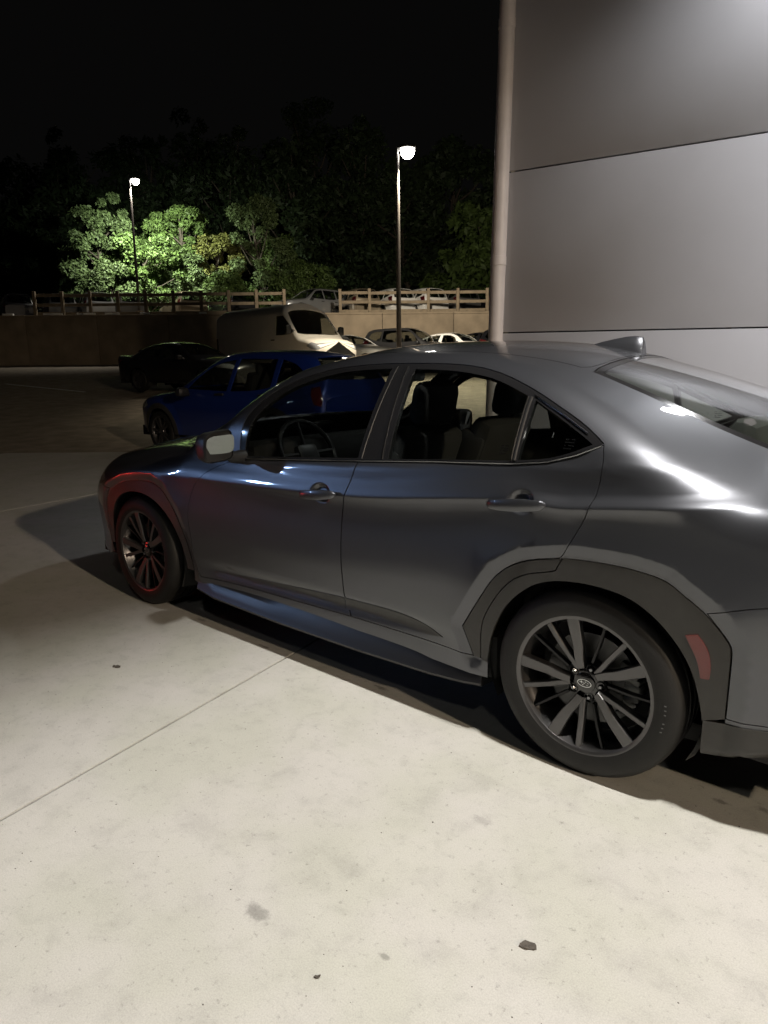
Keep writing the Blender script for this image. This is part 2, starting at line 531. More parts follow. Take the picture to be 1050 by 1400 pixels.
    def M(s,x,th):
        x=np.asarray(x,float);th=np.asarray(th,float)
        c,q=np.cos(th),np.sin(th)
        lo=np.full(x.shape,.02);hi=np.full(x.shape,1.3)
        for _ in range(30):
            m=.5*(lo+hi);v=s.F(x,m*c,s.Z0+m*q)>0
            hi=np.where(v,m,hi);lo=np.where(v,lo,m)
        return np.stack([x,lo*c,s.Z0+lo*q],-1)
    def N(s,P):
        x,y,z=P[...,0],P[...,1],P[...,2];e=1.5e-3
        g=np.stack([s.F(x+e,y,z)-s.F(x-e,y,z),s.F(x,y+e,z)-s.F(x,y-e,z),s.F(x,y,z+e)-s.F(x,y,z-e)],-1)
        return g/np.linalg.norm(g,axis=-1,keepdims=True)
    def side(s,x,z):
        """theta of the surface point on left side at given x,z"""
        x=np.asarray(x,float);z=np.asarray(z,float)
        lo=np.zeros(x.shape);hi=np.full(x.shape,1.1)
        for _ in range(30):
            m=.5*(lo+hi);v=s.F(x,m,z)>0
            hi=np.where(v,m,hi);lo=np.where(v,lo,m)
        return np.arctan2(z-s.Z0,lo)

# outlines of the grey saloon in its side view (x forward from the rear axle, z up)
FRONT_DOOR = [(1.790, .918), (1.41, .942), (1.008, .970), (1.035, .89), (1.083, .772), (1.090, .631), (1.088, .472), (1.087, .365), (1.055, .300), (1.432, .290), (1.81, .284), (2.13, .270), (2.167, .335), (2.172, .497), (2.191, .604), (2.150, .742), (2.05, .83), (1.92, .885)]
REAR_DOOR = [(1.008, .970), (.604, 1.0), (.298, 1.018), (.17, 1.034), (.075, 1.063), (-.003, 1.104), (-.019, 1.052), (-.012, .967), (.006, .893), (.044, .815), (.075, .757), (.09, .738), (.226, .708), (.319, .647), (.392, .536), (.467, .412), (.422, .304), (.507, .306), (.73, .303), (1.055, .300), (1.087, .365), (1.088, .472), (1.090, .631), (1.083, .772), (1.035, .89)]
DLO = [(-.003, 1.106), (.072, 1.157), (.185, 1.213), (.312, 1.272), (.48, 1.328), (.633, 1.352), (.782, 1.359), (.953, 1.361), (1.101, 1.360), (1.258, 1.352), (1.412, 1.333), (1.584, 1.284), (1.70, 1.216), (1.765, 1.145), (1.79, 1.074), (1.800, .98), (1.795, .918), (1.41, .942), (1.008, .970), (.604, 1.0), (.298, 1.018), (.17, 1.034), (.075, 1.063)]
FRONT_PANE = [(1.755, 1.032), (1.725, 1.11), (1.655, 1.197), (1.554, 1.261), (1.39, 1.311), (1.241, 1.333), (1.017, 1.341), (1.021, .985), (1.323, .964), (1.762, .936)]
REAR_PANE = [(.892, 1.337), (.75, 1.335), (.614, 1.325), (.46, 1.299), (.312, 1.244), (.304, 1.033), (.542, 1.017), (.861, .994)]
QUARTER_PANE = [(.280, 1.232), (.169, 1.177), (.06, 1.119), (.033, 1.103), (.099, 1.073), (.175, 1.048), (.284, 1.036)]
DOOR_CLAD = [(.362, .302), (.422, .304), (.467, .412), (.392, .536), (.319, .647), (.226, .708), (.09, .738), (.075, .757), (.092, .719), (.103, .695), (.134, .684), (.213, .664), (.284, .616), (.361, .50), (.389, .422), (.391, .306)]
ARCH_CLAD = [(.391, .300), (.389, .422), (.361, .50), (.284, .616), (.213, .664), (.134, .684), (.103, .695), (.092, .719), (.080, .742), (.038, .745), (-.086, .75), (-.17, .744), (-.244, .731), (-.297, .695), (-.358, .655), (-.427, .577), (-.432, .541), (-.428, .340), (-.366, .316), (-.356, .381), (-.33, .475), (-.281, .552), (-.216, .616), (-.14, .658), (-.041, .672), (.064, .668), (.141, .65), (.207, .614), (.291, .529), (.345, .407), (.362, .293)]
FRONT_CLAD = Car.clad_front[::-1] + Car.open_front
MARKER = [(-.308, .578), (-.341, .588), (-.373, .548), (-.383, .496), (-.380, .457), (-.356, .455), (-.347, .507)]
MOULD_A = [(2.02, .322), (1.73, .338), (1.092, .380), (1.092, .327), (1.725, .304), (2.02, .296)]
MOULD_B = [(1.084, .380), (.80, .388), (.66, .374), (.56, .342), (.66, .326), (.806, .330), (1.084, .326)]
REAR_BUMPER = [(-.366, .334), (-.428, .346), (-.432, .541), (-.427, .577), (-.358, .655), (-.42, .677), (-.505, .703), (-.75, .735), (-1.062, .745), (-1.062, .36), (-.75, .358), (-.54, .352)]
VALANCE = [(-.37, .320), (-.54, .340), (-.80, .346), (-1.055, .350), (-1.055, .29), (-.75, .262), (-.54, .235), (-.37, .215)]
TAIL_LIGHT = [(-.66, .945), (-.90, .935), (-1.055, .92), (-1.055, .80), (-.93, .80), (-.80, .86)]
FRONT_BUMPER = [(3.085, .24), (3.11, .33), (3.112, .50), (3.09, .575), (3.015, .652), (3.16, .665), (3.36, .655), (3.57, .575), (3.575, .30), (3.40, .22), (3.20, .20)]
HEAD_LIGHT = [(3.06, .70), (3.20, .79), (3.34, .785), (3.50, .69), (3.54, .62), (3.36, .665), (3.16, .675)]

def crease_rows(car, x0=-1.02, x1=2.15):
    out = []
    for x in np.arange(x0, x1, .016):
        w = 1 - sst(.06, .34, x)
        zr = float(car.crz(x) - .034 * w)
        for dz in (-.024, -.012, -.004, .003, .010, .020, .030, .042, .056): out.append((x, zr + dz))
    for pl in (car.clad_rear, car.clad_front):
        L = densify(chaikin(pl, 2), .014)
        c = np.array([L[:, 0].mean(), .30])
        for g in (.016, .032, .042, .050, .062):
            e = np.roll(L, -1, 0) - np.roll(L, 1, 0); e /= np.linalg.norm(e, axis=1)[:, None] + 1e-9
            n = np.stack([-e[:, 1], e[:, 0]], 1)
            n *= np.sign(((L - c) * n).sum(1))[:, None]
            q = L + n * g
            out += [tuple(p) for p in q if p[1] > .3]
    for cx, cz, rx, rz in car.dimples:
        for k in range(1, 7):
            for i in range(8 * k):
                a = 2 * PI * i / (8 * k)
                out.append((cx + rx * k / 6 * math.cos(a), cz + rz * k / 6 * math.sin(a)))
    P = np.array(out)
    return np.stack([P[:, 0], car.side(P[:, 0], P[:, 1]) * TH], 1)

def surf_tube(car, name, pts, r, mt, parent, off=.003, mirror=False, n=6):
    P = []
    for (x0, z0), (x1, z1) in zip(pts[:-1], pts[1:]):
        k = max(2, int(math.hypot(x1 - x0, z1 - z0) / .03))
        P += [(x0 + (x1 - x0) * i / k, z0 + (z1 - z0) * i / k) for i in range(k)]
    P.append(pts[-1]); P = np.array(P)
    th = car.side(P[:, 0], P[:, 1]); Q = car.M(P[:, 0], th); Q = Q + car.N(Q) * off
    if mirror: Q = Q * (1, -1, 1)
    mb = MB(); mb.tube([tuple(q) for q in Q], r, n)
    return mb.build(name, mt, parent)

# ------------------------------------------------------------------ wheel
def wheel_parts(fine=True):
    """meshes of one wheel, outer face towards +y, lip plane at y=0"""
    out = {}
    n = 72 if fine else 28
    t = MB()
    prof = [(.226, -.012), (.232, .000), (.246, .006), (.262, .0085), (.282, .0065), (.299, -.001), (.3105, -.010), (.3175, -.022), (.3205, -.034)]
    for g in (-.062, -.105, -.148):
        prof += [(.3225, g + .006), (.3150, g + .005), (.3150, g - .005), (.3225, g - .006)]
    prof += [(.3205, -.190), (.3175, -.202), (.3, -.224), (.26, -.232), (.226, -.214)]
    t.lathe(prof, n); out['tyre'] = (t, M['rubber'])
    r = MB()
    r.lathe([(.2395, -.006), (.2395, .0005), (.2365, .002), (.2315, .001), (.2235, -.004), (.2215, -.010), (.221, -.022), (.214, -.035), (.206, -.060), (.203, -.120), (.215, -.205)], n)
    out['rim'] = (r, M['rim'])
    if not fine:
        s = MB()
        for k in range(5):
            for a0, w0, w1 in ((29, .020, .015), (53, .010, .010)):
                a = math.radians(a0 + 72 * k)
                e = (-math.cos(a), math.sin(a)); q = (-e[1], e[0])
                s.prism([(e[0] * .05 - q[0] * w1, e[1] * .05 - q[1] * w1), (e[0] * .224 - q[0] * w0, e[1] * .224 - q[1] * w0), (e[0] * .224 + q[0] * w0, e[1] * .224 + q[1] * w0), (e[0] * .05 + q[0] * w1, e[1] * .05 + q[1] * w1)], 'y', -.03, -.008)
        s.lathe([(0, -.012), (.05, -.012), (.06, -.03), (.06, -.06)], 20)
        s.lathe([(.0, -.09), (.2, -.09)], 24)
        out['spoke'] = (s, M['rim'])
        return out
    # spokes: a wide, a slim and a recessed thin one in each of five sectors
    def top(rr): return -.005 - .030 * (1 - min(1, rr / .215)) ** 1.3
    def spoke(mb, aout, ain, rin, rout, wi, wo, drop, depth):
        S = 7; V = []; F = []
        for i in range(S + 1):
            u = i / S; rr = rin + (rout - rin) * u
            a = math.radians(ain + (aout - ain) * min(1, u * 2.2) ** .8)
            w = wi + (wo - wi) * u
            ex, ez = -math.cos(a), math.sin(a); qx, qz = -ez, ex
            y = top(rr) - drop
            b = min(.003, w * .3)
            for sx, dy in ((-1, -depth), (-1, -b), (-(1 - b / w), 0), ((1 - b / w), 0), (1, -b), (1, -depth)):
                V.append((ex * rr + qx * w * sx, y + dy, ez * rr + qz * w * sx))
        for i in range(S):
            for j in range(6):
                F.append((i * 6 + j, i * 6 + (j + 1) % 6, (i + 1) * 6 + (j + 1) % 6, (i + 1) * 6 + j))
        mb.add(V, F, smooth=False)
    for nm, dat in (('wide', (0, 9, .050, .2235, .0135, .0215, 0, .026)), ('slim', (24, 20, .052, .2235, .0100, .0095, .004, .026)), ('thin', (45, 47, .075, .223, .005, .0045, .016, .020))):
        for k in range(5):
            mb = MB(); base = 29 + 72 * k
            spoke(mb, base + dat[0], base + dat[1], *dat[2:])
            out['spoke' + nm + str(k)] = (mb, M['rim'] if nm != 'thin' else M['rimin'])
    h = MB()
    h.lathe([(0, -.030), (.030, -.030), (.0335, -.032), (.0345, -.036), (.050, -.038), (.060, -.044), (.066, -.056), (.068, -.085), (0, -.085)], 48)
    out['hub'] = (h, M['gloss'])
    for k in range(5):
        a = math.radians(29 + 72 * k + 42)
        c = (-math.cos(a) * .052, 0, math.sin(a) * .052)
        mb = MB(); mb.lathe([(0, -.0305), (.0055, -.0305), (.0085, -.034), (.0095, -.046)], 6, c=c)
        out['lug' + str(k)] = (mb, M['chromedark'])
        mb = MB(); mb.lathe([(.0150, -.036), (.0165, -.035), (.018, -.0372), (.0165, -.046)], 20, c=c)
        out['seat' + str(k)] = (mb, M['rimin'])
    b = MB()      # oval badge with six stars
    def oval(rx, rz, y, n=40): return [(rx * math.cos(2 * PI * i / n), y, rz * math.sin(2 * PI * i / n)) for i in range(n)]
    o1, o2 = oval(.0245, .0135, -.0270), oval(.0222, .0113, -.0270)
    b.add(o1 + o2, [(i, (i + 1) % 40, 40 + (i + 1) % 40, 40 + i) for i in range(40)])
    o3 = oval(.0245, .0135, -.0302)
    b.add(o1 + o3, [(i, (i + 1) % 40, 40 + (i + 1) % 40, 40 + i) for i in range(40)])
    for sx, sz, q in ((.0105, .0025, .0078), (-.004, .0052, .0040), (-.0125, .0022, .0040), (-.0095, -.0048, .0040), (.001, -.0010, .0040), (.005, -.0062, .0040)):
        P = []
        for i in range(8):
            a = PI * i / 4; rr = q if i % 2 == 0 else q * .28
            P.append((sx + rr * math.cos(a) * (1.15 if i % 4 == 0 else 1), -.0272, sz + rr * .8 * math.sin(a)))
        b.add(P, [tuple(range(8))])
    out['badge'] = (b, M['chrome'])
    o4 = MB(); o4.add(oval(.0235, .0125, -.0285), [tuple(range(40))]); out['badgefield'] = (o4, M['gloss'])
    # brake disc and caliper
    d = MB(); d.lathe([(.07, -.085), (.155, -.085), (.155, -.108), (.07, -.108)], 56); out['disc'] = (d, M['steel'])
    c = MB()
    for k in range(9):
        a = math.radians(-38 + 8.5 * k)
        c.box((-math.cos(a) * .142, -.098, math.sin(a) * .142), (.055, .062, .026), Matrix.Rotation(PI - a, 3, 'Y'), .008)
    out['caliper'] = (c, M['caliper'])
    s = MB(); s.lathe([(.203, -.14), (.05, -.16)], 32); out['dust'] = (s, M['liner'])
    return out

WHEEL_NAMES = {'tyre': 'tyre', 'rim': 'rim', 'hub': 'hub', 'badge': 'badge', 'badgefield': 'badge_field', 'disc': 'brake_disc', 'caliper': 'brake_caliper', 'dust': 'dust_shield', 'spoke': 'spokes'}
def wheel_name(k):
    if k in WHEEL_NAMES: return WHEEL_NAMES[k]
    return 'spoke' if k.startswith('spoke') else 'wheel_nut' if k.startswith('lug') else 'nut_seat'

def make_wheels(root, track_face, zc, wb, fine, steer=0.0, scale=1.0):
    src = wheel_parts(fine); first = {}
    for (x, sgn) in ((0, 1), (wb, 1), (0, -1), (wb, -1)):
        w = empty('wheel', (x, sgn * track_face, zc), 0 if sgn > 0 else PI, parent=root)
        w.scale = (scale,) * 3
        if x > 0: w.rotation_euler.z += steer
        for k, (mb, mt) in src.items():
            if k not in first:
                o = mb.build(wheel_name(k), mt, w, angle=32); first[k] = o
            else:
                o = first[k].copy(); link(o, w)

def wheel_wells(root, car, zc, wb, y1=.86, R=.372):
    for x in (0, wb):
        for sg in (1, -1):
            mb = MB(); n = 28; V = []; F = []
            pr = [(R, y1), (R + .012, y1 - .06), (R + .012, .52), (.05, .52)]
            for i in range(n + 1):
                a = math.radians(-28) + math.radians(236) * i / n
                for r, y in pr: V.append((x + r * math.cos(a), sg * y, zc + .01 + r * math.sin(a)))
            m = len(pr)
            for i in range(n):
                for j in range(m - 1): F.append((i * m + j, i * m + j + 1, (i + 1) * m + j + 1, (i + 1) * m + j))
            mb.add(V, F, smooth=True)
            mb.build('wheel_well', M['liner'], root)

def cap_face(car, x, name, mt, parent, off=0.0):
    th = np.linspace(-1.3, PI / 2, 60)
    P = car.M(np.full(60, x), th)
    P = P[P[:, 1] > .03]
    L = [(x + off, p[1], p[2]) for p in P]; Rr = [(x + off, -p[1], p[2]) for p in P]
    mb = MB(); Q = L + Rr[::-1]; n = len(Q)
    k = -1 if off >= 0 and x > 0 else 1
    mb.add(Q + [(x + off, 0, car.Z0)], [(i, (i + 1) % n, n)[::k] for i in range(n)])
    return mb.build(name, mt, parent, fix=False)

def rounded_box(mb, c, d, bev, R=None): mb.box(c, d, R, bev)

def seat(root, x, y, kind='front'):
    w = .50
    s = MB()
    s.box((x + .05, y, .50), (.52, w, .16), Matrix.Rotation(-.12, 3, 'Y'), .06)
    o = s.build('seat_cushion', M['cloth'], root)
    b = MB()
    R = Matrix.Rotation(-.36, 3, 'Y')
    b.box((x - .28, y, .80), (.15, w - .02, .60), R, .065)
    for q in (-1, 1): b.box((x - .245, y + q * .20, .78), (.17, .10, .50), R, .045)
    b.build('seat_backrest', M['cloth'], root)
    h = MB(); h.box((x - .415, y, 1.185), (.105, .27, .20), Matrix.Rotation(-.20, 3, 'Y'), .05)
    for q in (-.06, .06): h.tube([(x - .40, y + q, 1.12), (x - .375, y + q, 1.02)], .007, 8)
    h.build('headrest', M['cloth'], root)

def make_saloon(name, label, cat, group=None):
    car = Car()
    root = empty(name, (0, 0, 0), 0, label, cat, group)
    ex = crease_rows(car)
    S = lambda p, **k: lay_side(car, p, **k)
    fd, rd, dlo = S(FRONT_DOOR), S(REAR_DOOR), S(DLO)
    fp, rp, qp = S(FRONT_PANE), S(REAR_PANE), S(QUARTER_PANE)
    rb, vl, tl, fb, hl = S(REAR_BUMPER), S(VALANCE), S(TAIL_LIGHT), S(FRONT_BUMPER), S(HEAD_LIGHT)
    rearhole = S(list(Car.clad_rear)[:] + [(-.428, .20), (.362, .20)])
    fronthole = S(list(Car.clad_front)[:] + [(2.20, .20), (3.07, .20)])
    roof = lay_top(car, [(1.30, 0), (1.295, .25), (1.27, .505), (.9, .522), (.5, .522), (.235, .505), (.20, .46), (.185, .25), (.178, 0)], it=1)
    wind = lay_top(car, [(1.305, 0), (1.30, .25), (1.275, .50), (1.45, .545), (1.65, .62), (1.85, .70), (2.06, .765), (2.14, .60), (2.20, .3), (2.215, 0)])
    rear = lay_top(car, [(.170, 0), (.177, .25), (.192, .46), (.185, .512), (.03, .536), (-.115, .556), (-.26, .568), (-.40, .572), (-.55, .565), (-.63, .54), (-.66, .30), (-.67, 0)], corner=50)
    hood = lay_top(car, [(2.235, 0), (2.22, .30), (2.17, .58), (2.20, .70), (2.45, .735), (2.8, .735), (3.1, .70), (3.28, .63), (3.41, .48), (3.45, .25), (3.46, 0)])
    trunk = lay_top(car, [(-.69, 0), (-.68, .30), (-.655, .55), (-.75, .60), (-.95, .60), (-1.02, .58), (-1.03, 0)])
    # whole skin of the left half, less its openings
    bz = [(x, .236 if -.3 < x < 3.0 else .30) for x in np.linspace(3.56, -1.05, 60)]
    b0 = lay_side(car, bz, it=0, h=9)
    b0 = b0[:60]
    top = np.stack([np.linspace(-1.065, 3.575, 220), np.full(220, PI / 2 * TH)], 1)
    out = np.concatenate([top, b0])
    allh = [fd, rd, dlo, rearhole, fronthole, roof, wind, rear, hood, trunk, rb, tl, fb, hl]
    pm = M['paint']
    sh = panel(car, out, allh, extra=ex, gap=0)
    skin('body_shell', [sh], pm, root, both=True)
    skin('roof', [panel(car, roof, gap=.0035)], pm, root, both=True)
    hd = skin('hood', [panel(car, hood, gap=.003)], pm, root, both=True)
    sc = MB()
    sc.box((2.42, 0, 1.0), (.34, .56, .075), Matrix.Rotation(.07, 3, 'Y'), .03)
    sc.build('hood_scoop', M['gloss'], hd)
    skin('trunk_lid', [panel(car, trunk, gap=.003)], pm, root, both=True)
    # glass
    wsi = inset(wind, .030); rsi = inset(rear, .030)
    wsi[:, 1] = np.where(wind[:, 1] > PI / 2 * TH - 1e-5, PI / 2 * TH, wsi[:, 1]); rsi[:, 1] = np.where(rear[:, 1] > PI / 2 * TH - 1e-5, PI / 2 * TH, rsi[:, 1])
    def ring(outer, inner):
        o2 = outer.copy(); 
        return panel(car, o2, [inner], off=-.002, gap=.003, flange=.01)
    skin('windshield_seal', [ring(wind, wsi)], M['gloss'], root, both=True)
    skin('rear_window_seal', [ring(rear, rsi)], M['gloss'], root, both=True)
    skin('windshield', [panel(car, wsi, h=.04, off=-.003, flange=0)], M['glass'], root, both=True)
    skin('rear_window', [panel(car, rsi, h=.03, off=-.003, flange=0)], M['rglass'], root, both=True)
    dl = panel(car, dlo, [inset(fp, -.0), rp, qp], off=-.003, gap=.0015, flange=.02)
    doors = [('front_door', fd), ('rear_door', rd)]
    pd = {n: panel(car, o, gap=.0028, extra=ex, flange=.02) for n, o in doors}
    pg = [panel(car, o, h=.04, off=-.007, flange=0) for o in (fp, rp, qp)]
    pdc = panel(car, S(DOOR_CLAD), gap=.002, off=.003, h=.02)
    pac = panel(car, S(ARCH_CLAD), gap=.002, off=.003, h=.02)
    pfc = panel(car, S(FRONT_CLAD), gap=.002, off=.003, h=.02)
    pmk = panel(car, S(MARKER), off=.006, h=.015, flange=.006)
    pma = panel(car, S(MOULD_A), off=.002, h=.02); pmb = panel(car, S(MOULD_B), off=.002, h=.02)
    prb = panel(car, rb, gap=.0028); pvl = panel(car, vl, off=.004, h=.025); ptl = panel(car, tl, gap=.002, h=.025)
    pfb = panel(car, fb, gap=.0028); phl = panel(car, hl, gap=.002, h=.025)
    for mi in (False, True):
        sg = -1 if mi else 1
        skin('window_trim', [dl], M['gloss'], root, mirror=mi)
        dv = {}
        for n, o in doors:
            dv[n] = skin(n, [pd[n]], pm, root, mirror=mi)
        skin('window_glass', [pg[0]], M['glass'], dv['front_door'], mirror=mi)
        skin('window_glass', [pg[1]], M['glass'], dv['rear_door'], mirror=mi)
        skin('quarter_window', [pg[2]], M['glass'], root, mirror=mi)
        skin('door_cladding', [pdc], M['plastic'], dv['rear_door'], mirror=mi)
        skin('door_moulding', [pma], M['plastic'], dv['front_door'], mirror=mi)
        skin('door_moulding', [pmb], M['plastic'], dv['rear_door'], mirror=mi)
        cl = skin('wheel_arch_cladding', [pac], M['plastic'], root, mirror=mi)
        skin('side_marker', [pmk], M['redref'], cl, mirror=mi)
        skin('wheel_arch_cladding', [pfc], M['plastic'], root, mirror=mi)
        skin('rear_bumper', [prb], pm, root, mirror=mi)
        skin('rear_valance', [pvl], M['plastic'], root, mirror=mi)
        skin('tail_light', [ptl], M['redlens'], root, mirror=mi)
        skin('front_bumper', [pfb], pm, root, mirror=mi)
        skin('headlight', [phl], M['lens'], root, mirror=mi)
        surf_tube(car, 'belt_strip', [(1.775, .9235), (1.41, .947), (1.008, .975), (.604, 1.005), (.298, 1.0235), (.17, 1.0395), (.078, 1.067), (.004, 1.100)], .0042, M['chromedark'], root, .002, mi)
        surf_tube(car, 'window_strip', [(.288, 1.246), (.169, 1.190), (.06, 1.133)], .0028, M['chrome'], root, .001, mi)
        surf_tube(car, 'window_divider', [(.297, 1.240), (.294, 1.034)], .0050, M['satin'], root, .000, mi)
        surf_tube(car, 'window_divider', [(.309, 1.240), (.305, 1.034)], .0026, M['chromedark'], root, .003, mi)
        surf_tube(car, 'pillar_strip', [(.930, 1.346), (.886, .990)], .0036, M['chromedark'], root, .001, mi)
        surf_tube(car, 'pillar_strip', [(.985, 1.346), (.995, .984)], .0020, M['satin'], root, .001, mi)
        # handles: a bar bridging the finger cup
        for (cx, cz, tilt), dn in (((.250, .898, -.05), 'rear_door'), ((1.205, .822, -.05), 'front_door')):
            y0 = .905 if cx < 1 else .892
            mb = MB(); V = []; F = []; ns = 22; m = 10
            for i in range(ns + 1):
                u = i / ns; x = cx + .108 - .216 * u
                prof = math.sin(PI * min(1, max(0, u * 1.0))) ** .35 if 0 < u < 1 else .05
                yy = y0 + .012 + .017 * math.sin(PI * u) ** .6
                hz = .0215 * (.55 + .45 * math.sin(PI * u) ** .5) * (1 if 0 < u < 1 else .5)
                hy = .0075 * (.6 + .4 * prof)
                zz = cz + (u - .5) * .216 * .085
                for k in range(m):
                    a = 2 * PI * k / m
                    cs, sn = math.cos(a), math.sin(a)
                    V.append((x, sg * (yy + hy * math.copysign(abs(cs) ** .6, cs)), zz + hz * math.copysign(abs(sn) ** .6, sn)))
            for i in range(ns):
                for k in range(m): F.append((i * m + k, i * m + (k + 1) % m, (i + 1) * m + (k + 1) % m, (i + 1) * m + k))
            F.append(tuple(range(m))); F.append(tuple(range(ns * m, ns * m + m)))
            mb.add(V, F, smooth=True)
            mb.build('door_handle', M['paint'], dv[dn])
        # side skirt
        mb = MB(); V = []; F = []
        st = [(2.16, .02, .93), (2.02, .0, 1), (1.5, -.012, 1), (1.0, -.010, 1.02), (.62, .0, 1.06), (.46, .012, 1.05), (.385, .022, .98)]
        sec = [(.845, .268), (.862, .262), (.872, .246), (.885, .205), (.892, .186), (.890, .178), (.883, .171), (.80, .166)]
        for x, dz, k in st:
            for y, z in sec: V.append((x, sg * (.845 + (y - .845) * k), z + dz * (1 if z < .25 else .35)))
        m = len(sec)
        for i in range(len(st) - 1):
            for j in range(m - 1): F.append((i * m + j, i * m + j + 1, (i + 1) * m + j + 1, (i + 1) * m + j))
        F.append(tuple(range(m))); F.append(tuple(range((len(st) - 1) * m, len(st) * m)))
        mb.add(V, F, smooth=True); mb.build('side_skirt', M['skirt'], root, angle=28)
        # mirror
        mb = MB(); V = []; F = []; nu, nv = 18, 10
        c = Vector((1.745, sg * 1.0, .995))
        for i in range(nv + 1):
            ph = PI / 2 * i / nv
            for k in range(nu):
                a = 2 * PI * k / nu
                cs, sn = math.cos(a), math.sin(a)
                ry = .080 * math.copysign(abs(cs) ** .45, cs); rz = .072 * math.copysign(abs(sn) ** .5, sn) * (1 + .22 * sg * cs * (1 if sn < 0 else -.6))
                fac = math.cos(ph) ** .55
                V.append((c.x + .11 * math.sin(ph), c.y + ry * fac, c.z + rz * fac * (1 - .12 * sg * cs)))
        for i in range(nv):
            for k in range(nu): F.append((i * nu + k, i * nu + (k + 1) % nu, (i + 1) * nu + (k + 1) % nu, (i + 1) * nu + k))
        V2 = [(c.x - .012, c.y + (v[1] - c.y) * .95, c.z + (v[2] - c.z) * .95) for v in V[:nu]]
        mb.add(V, F, smooth=True)
        mb.add(V[:nu] + V2, [(k, (k + 1) % nu, nu + (k + 1) % nu, nu + k) for k in range(nu)])
        mb.add([(c.x - .002, c.y + (v[1] - c.y) * .93, c.z + (v[2] - c.z) * .93) for v in V[:nu]], [tuple(range(nu))])
        mb.tube([(c.x + .03, sg * .835, .93), (c.x + .03, sg * .90, .935), (c.x + .03, sg * .93, .955)], [.035, .028, .03], 12)
        mo = mb.build('side_mirror', M['satin'], root)
        g = MB(); tlt = Matrix.Rotation(sg * math.radians(-20), 3, 'Z') @ Matrix.Rotation(math.radians(-11), 3, 'Y')
        g.add([tuple(Vector((c.x - .012, c.y, c.z)) + tlt @ Vector((-.012, (v[1] - c.y) * .80, .014 + (v[2] - c.z) * .60))) for v in V[:nu]], [tuple(range(nu))])
        g.build('mirror_glass', M['mirror'], mo, fix=False)
        # glass markings
        for px, pz, w in ((.345, 1.065, .030), (.112, 1.098, .034)):
            mb = MB()
            for i in range(4):
                for j in range(5):
                    if (i * 5 + j * 3) % 7 == 0: continue
                    x = px + (j - 2) * w / 5; z = pz + (i - 1.5) * w / 3.6
                    th = float(car.side(np.array([x]), np.array([z]))[0]); P = car.M(np.array([x]), np.array([th]))[0]
                    mb.box((P[0], sg * (P[1] + .0005 - .005), P[2]), (w / 7, .0008, w / 9), Matrix.Rotation(sg * .45, 3, 'X'))
            mb.build('glass_marking', M['chromedark'], root)
    # shark fin
    zr = float(car.zc(np.array(.30)))
    mb = MB()
    V = []; F = []; st = [(.415, .002, .006), (.38, .016, .016), (.33, .034, .022), (.275, .054, .024), (.235, .064, .024), (.205, .066, .022), (.198, .050, .020)]
    for x, h, w in st:
        z = float(car.zc(np.array(x))) - .004
        for k, (yy, hh) in enumerate(((-1, 0), (-.75, .45), (-.25, .93), (0, 1), (.25, .93), (.75, .45), (1, 0))): V.append((x, yy * w * 1.35, z + h * hh + .002))
    for i in range(len(st) - 1):
        for k in range(6): F.append((i * 7 + k, i * 7 + k + 1, (i + 1) * 7 + k + 1, (i + 1) * 7 + k))
    F.append(tuple(range((len(st) - 1) * 7, len(st) * 7)))
    mb.add(V, F, smooth=True); mb.build('antenna_fin', M['paint'], root)
    cap_face(car, -1.062, 'rear_panel', pm, root)
    cap_face(car, 3.572, 'front_grille', M['satin'], root)
    for sg in (1, -1):
        mb = MB(); mb.prism([(sg * .46, .855), (sg * .60, .925), (sg * .765, .915), (sg * .755, .805), (sg * .62, .80)], 'x', -1.072, -1.060); mb.build('tail_light', M['redlens'], root)
        for q in (.50, .60):
            mb = MB(); mb.lathe([(.030, -.03), (.036, -.03), (.036, .05), (.030, .05), (.028, .02)], 20, 'z'); 
            mb.v = [(-1.075 + p[2], sg * q + p[0], .315 + p[1]) for p in mb.v]; mb.build('exhaust_tip', M['chromedark'], root)
    mb = MB(); mb.box((-1.066, 0, .66), (.014, .56, .17), None, .005); mb.build('plate_recess', M['satin'], root)
    mb = MB(); mb.box((-1.064, 0, .33), (.016, 1.40, .19), None, .006); mb.build('rear_diffuser', M['plastic'], root)
    for z in (.775, .60):
        mb = MB(); mb.box((-1.0625, 0, z), (.002, 1.5 if z > .7 else 1.56, .006)); mb.build('panel_seam', M['liner'], root)
    # dark structure behind the skin
    fl = MB(); fl.box((1.25, 0, .21), (4.3, 1.50, .06)); fl.box((3.05, 0, .45), (.85, 1.08, .5)); fl.box((2.45, 0, .62), (.5, 1.5, .40)); fl.box((-.75, 0, .52), (.55, 1.3, .55)); fl.box((1.2, .80, .30), (1.7, .08, .16)); fl.box((1.2, -.80, .30), (1.7, .08, .16))
    fl.build('underbody', M['liner'], root)
    cabin = panel(car, inset(roof, .01), h=.06, off=-.035, flange=0)
    skin('headliner', [cabin], M['trimlight'], root, both=True)
    for mi in (False, True):
        a = [(2.15, .30), (1.79, .905), (1.4, .93), (1.0, .958), (.6, .985), (.30, 1.0), (.05, 1.05), (.03, .80), (.45, .70), (.47, .30)]
        skin('door_card', [panel(car, S(a), h=.05, off=-.06, flange=0)], M['liner'], root, mirror=mi)
        q = [(.05, 1.06), (-.02, 1.10), (-.35, 1.08), (-.62, 1.02), (-.62, .8), (.03, .80)]
        skin('quarter_trim', [panel(car, S(q), h=.05, off=-.05, flange=0)], M['trimlight'], root, mirror=mi)
    ins = MB(); ins.box((-.52, 0, 1.02), (.52, 1.1, .03), Matrix.Rotation(-.06, 3, 'Y')); ins.build('parcel_shelf', M['trimlight'], root)
    for y in (.37, -.37): seat(root, 1.40 if y > 0 else 1.44, y)
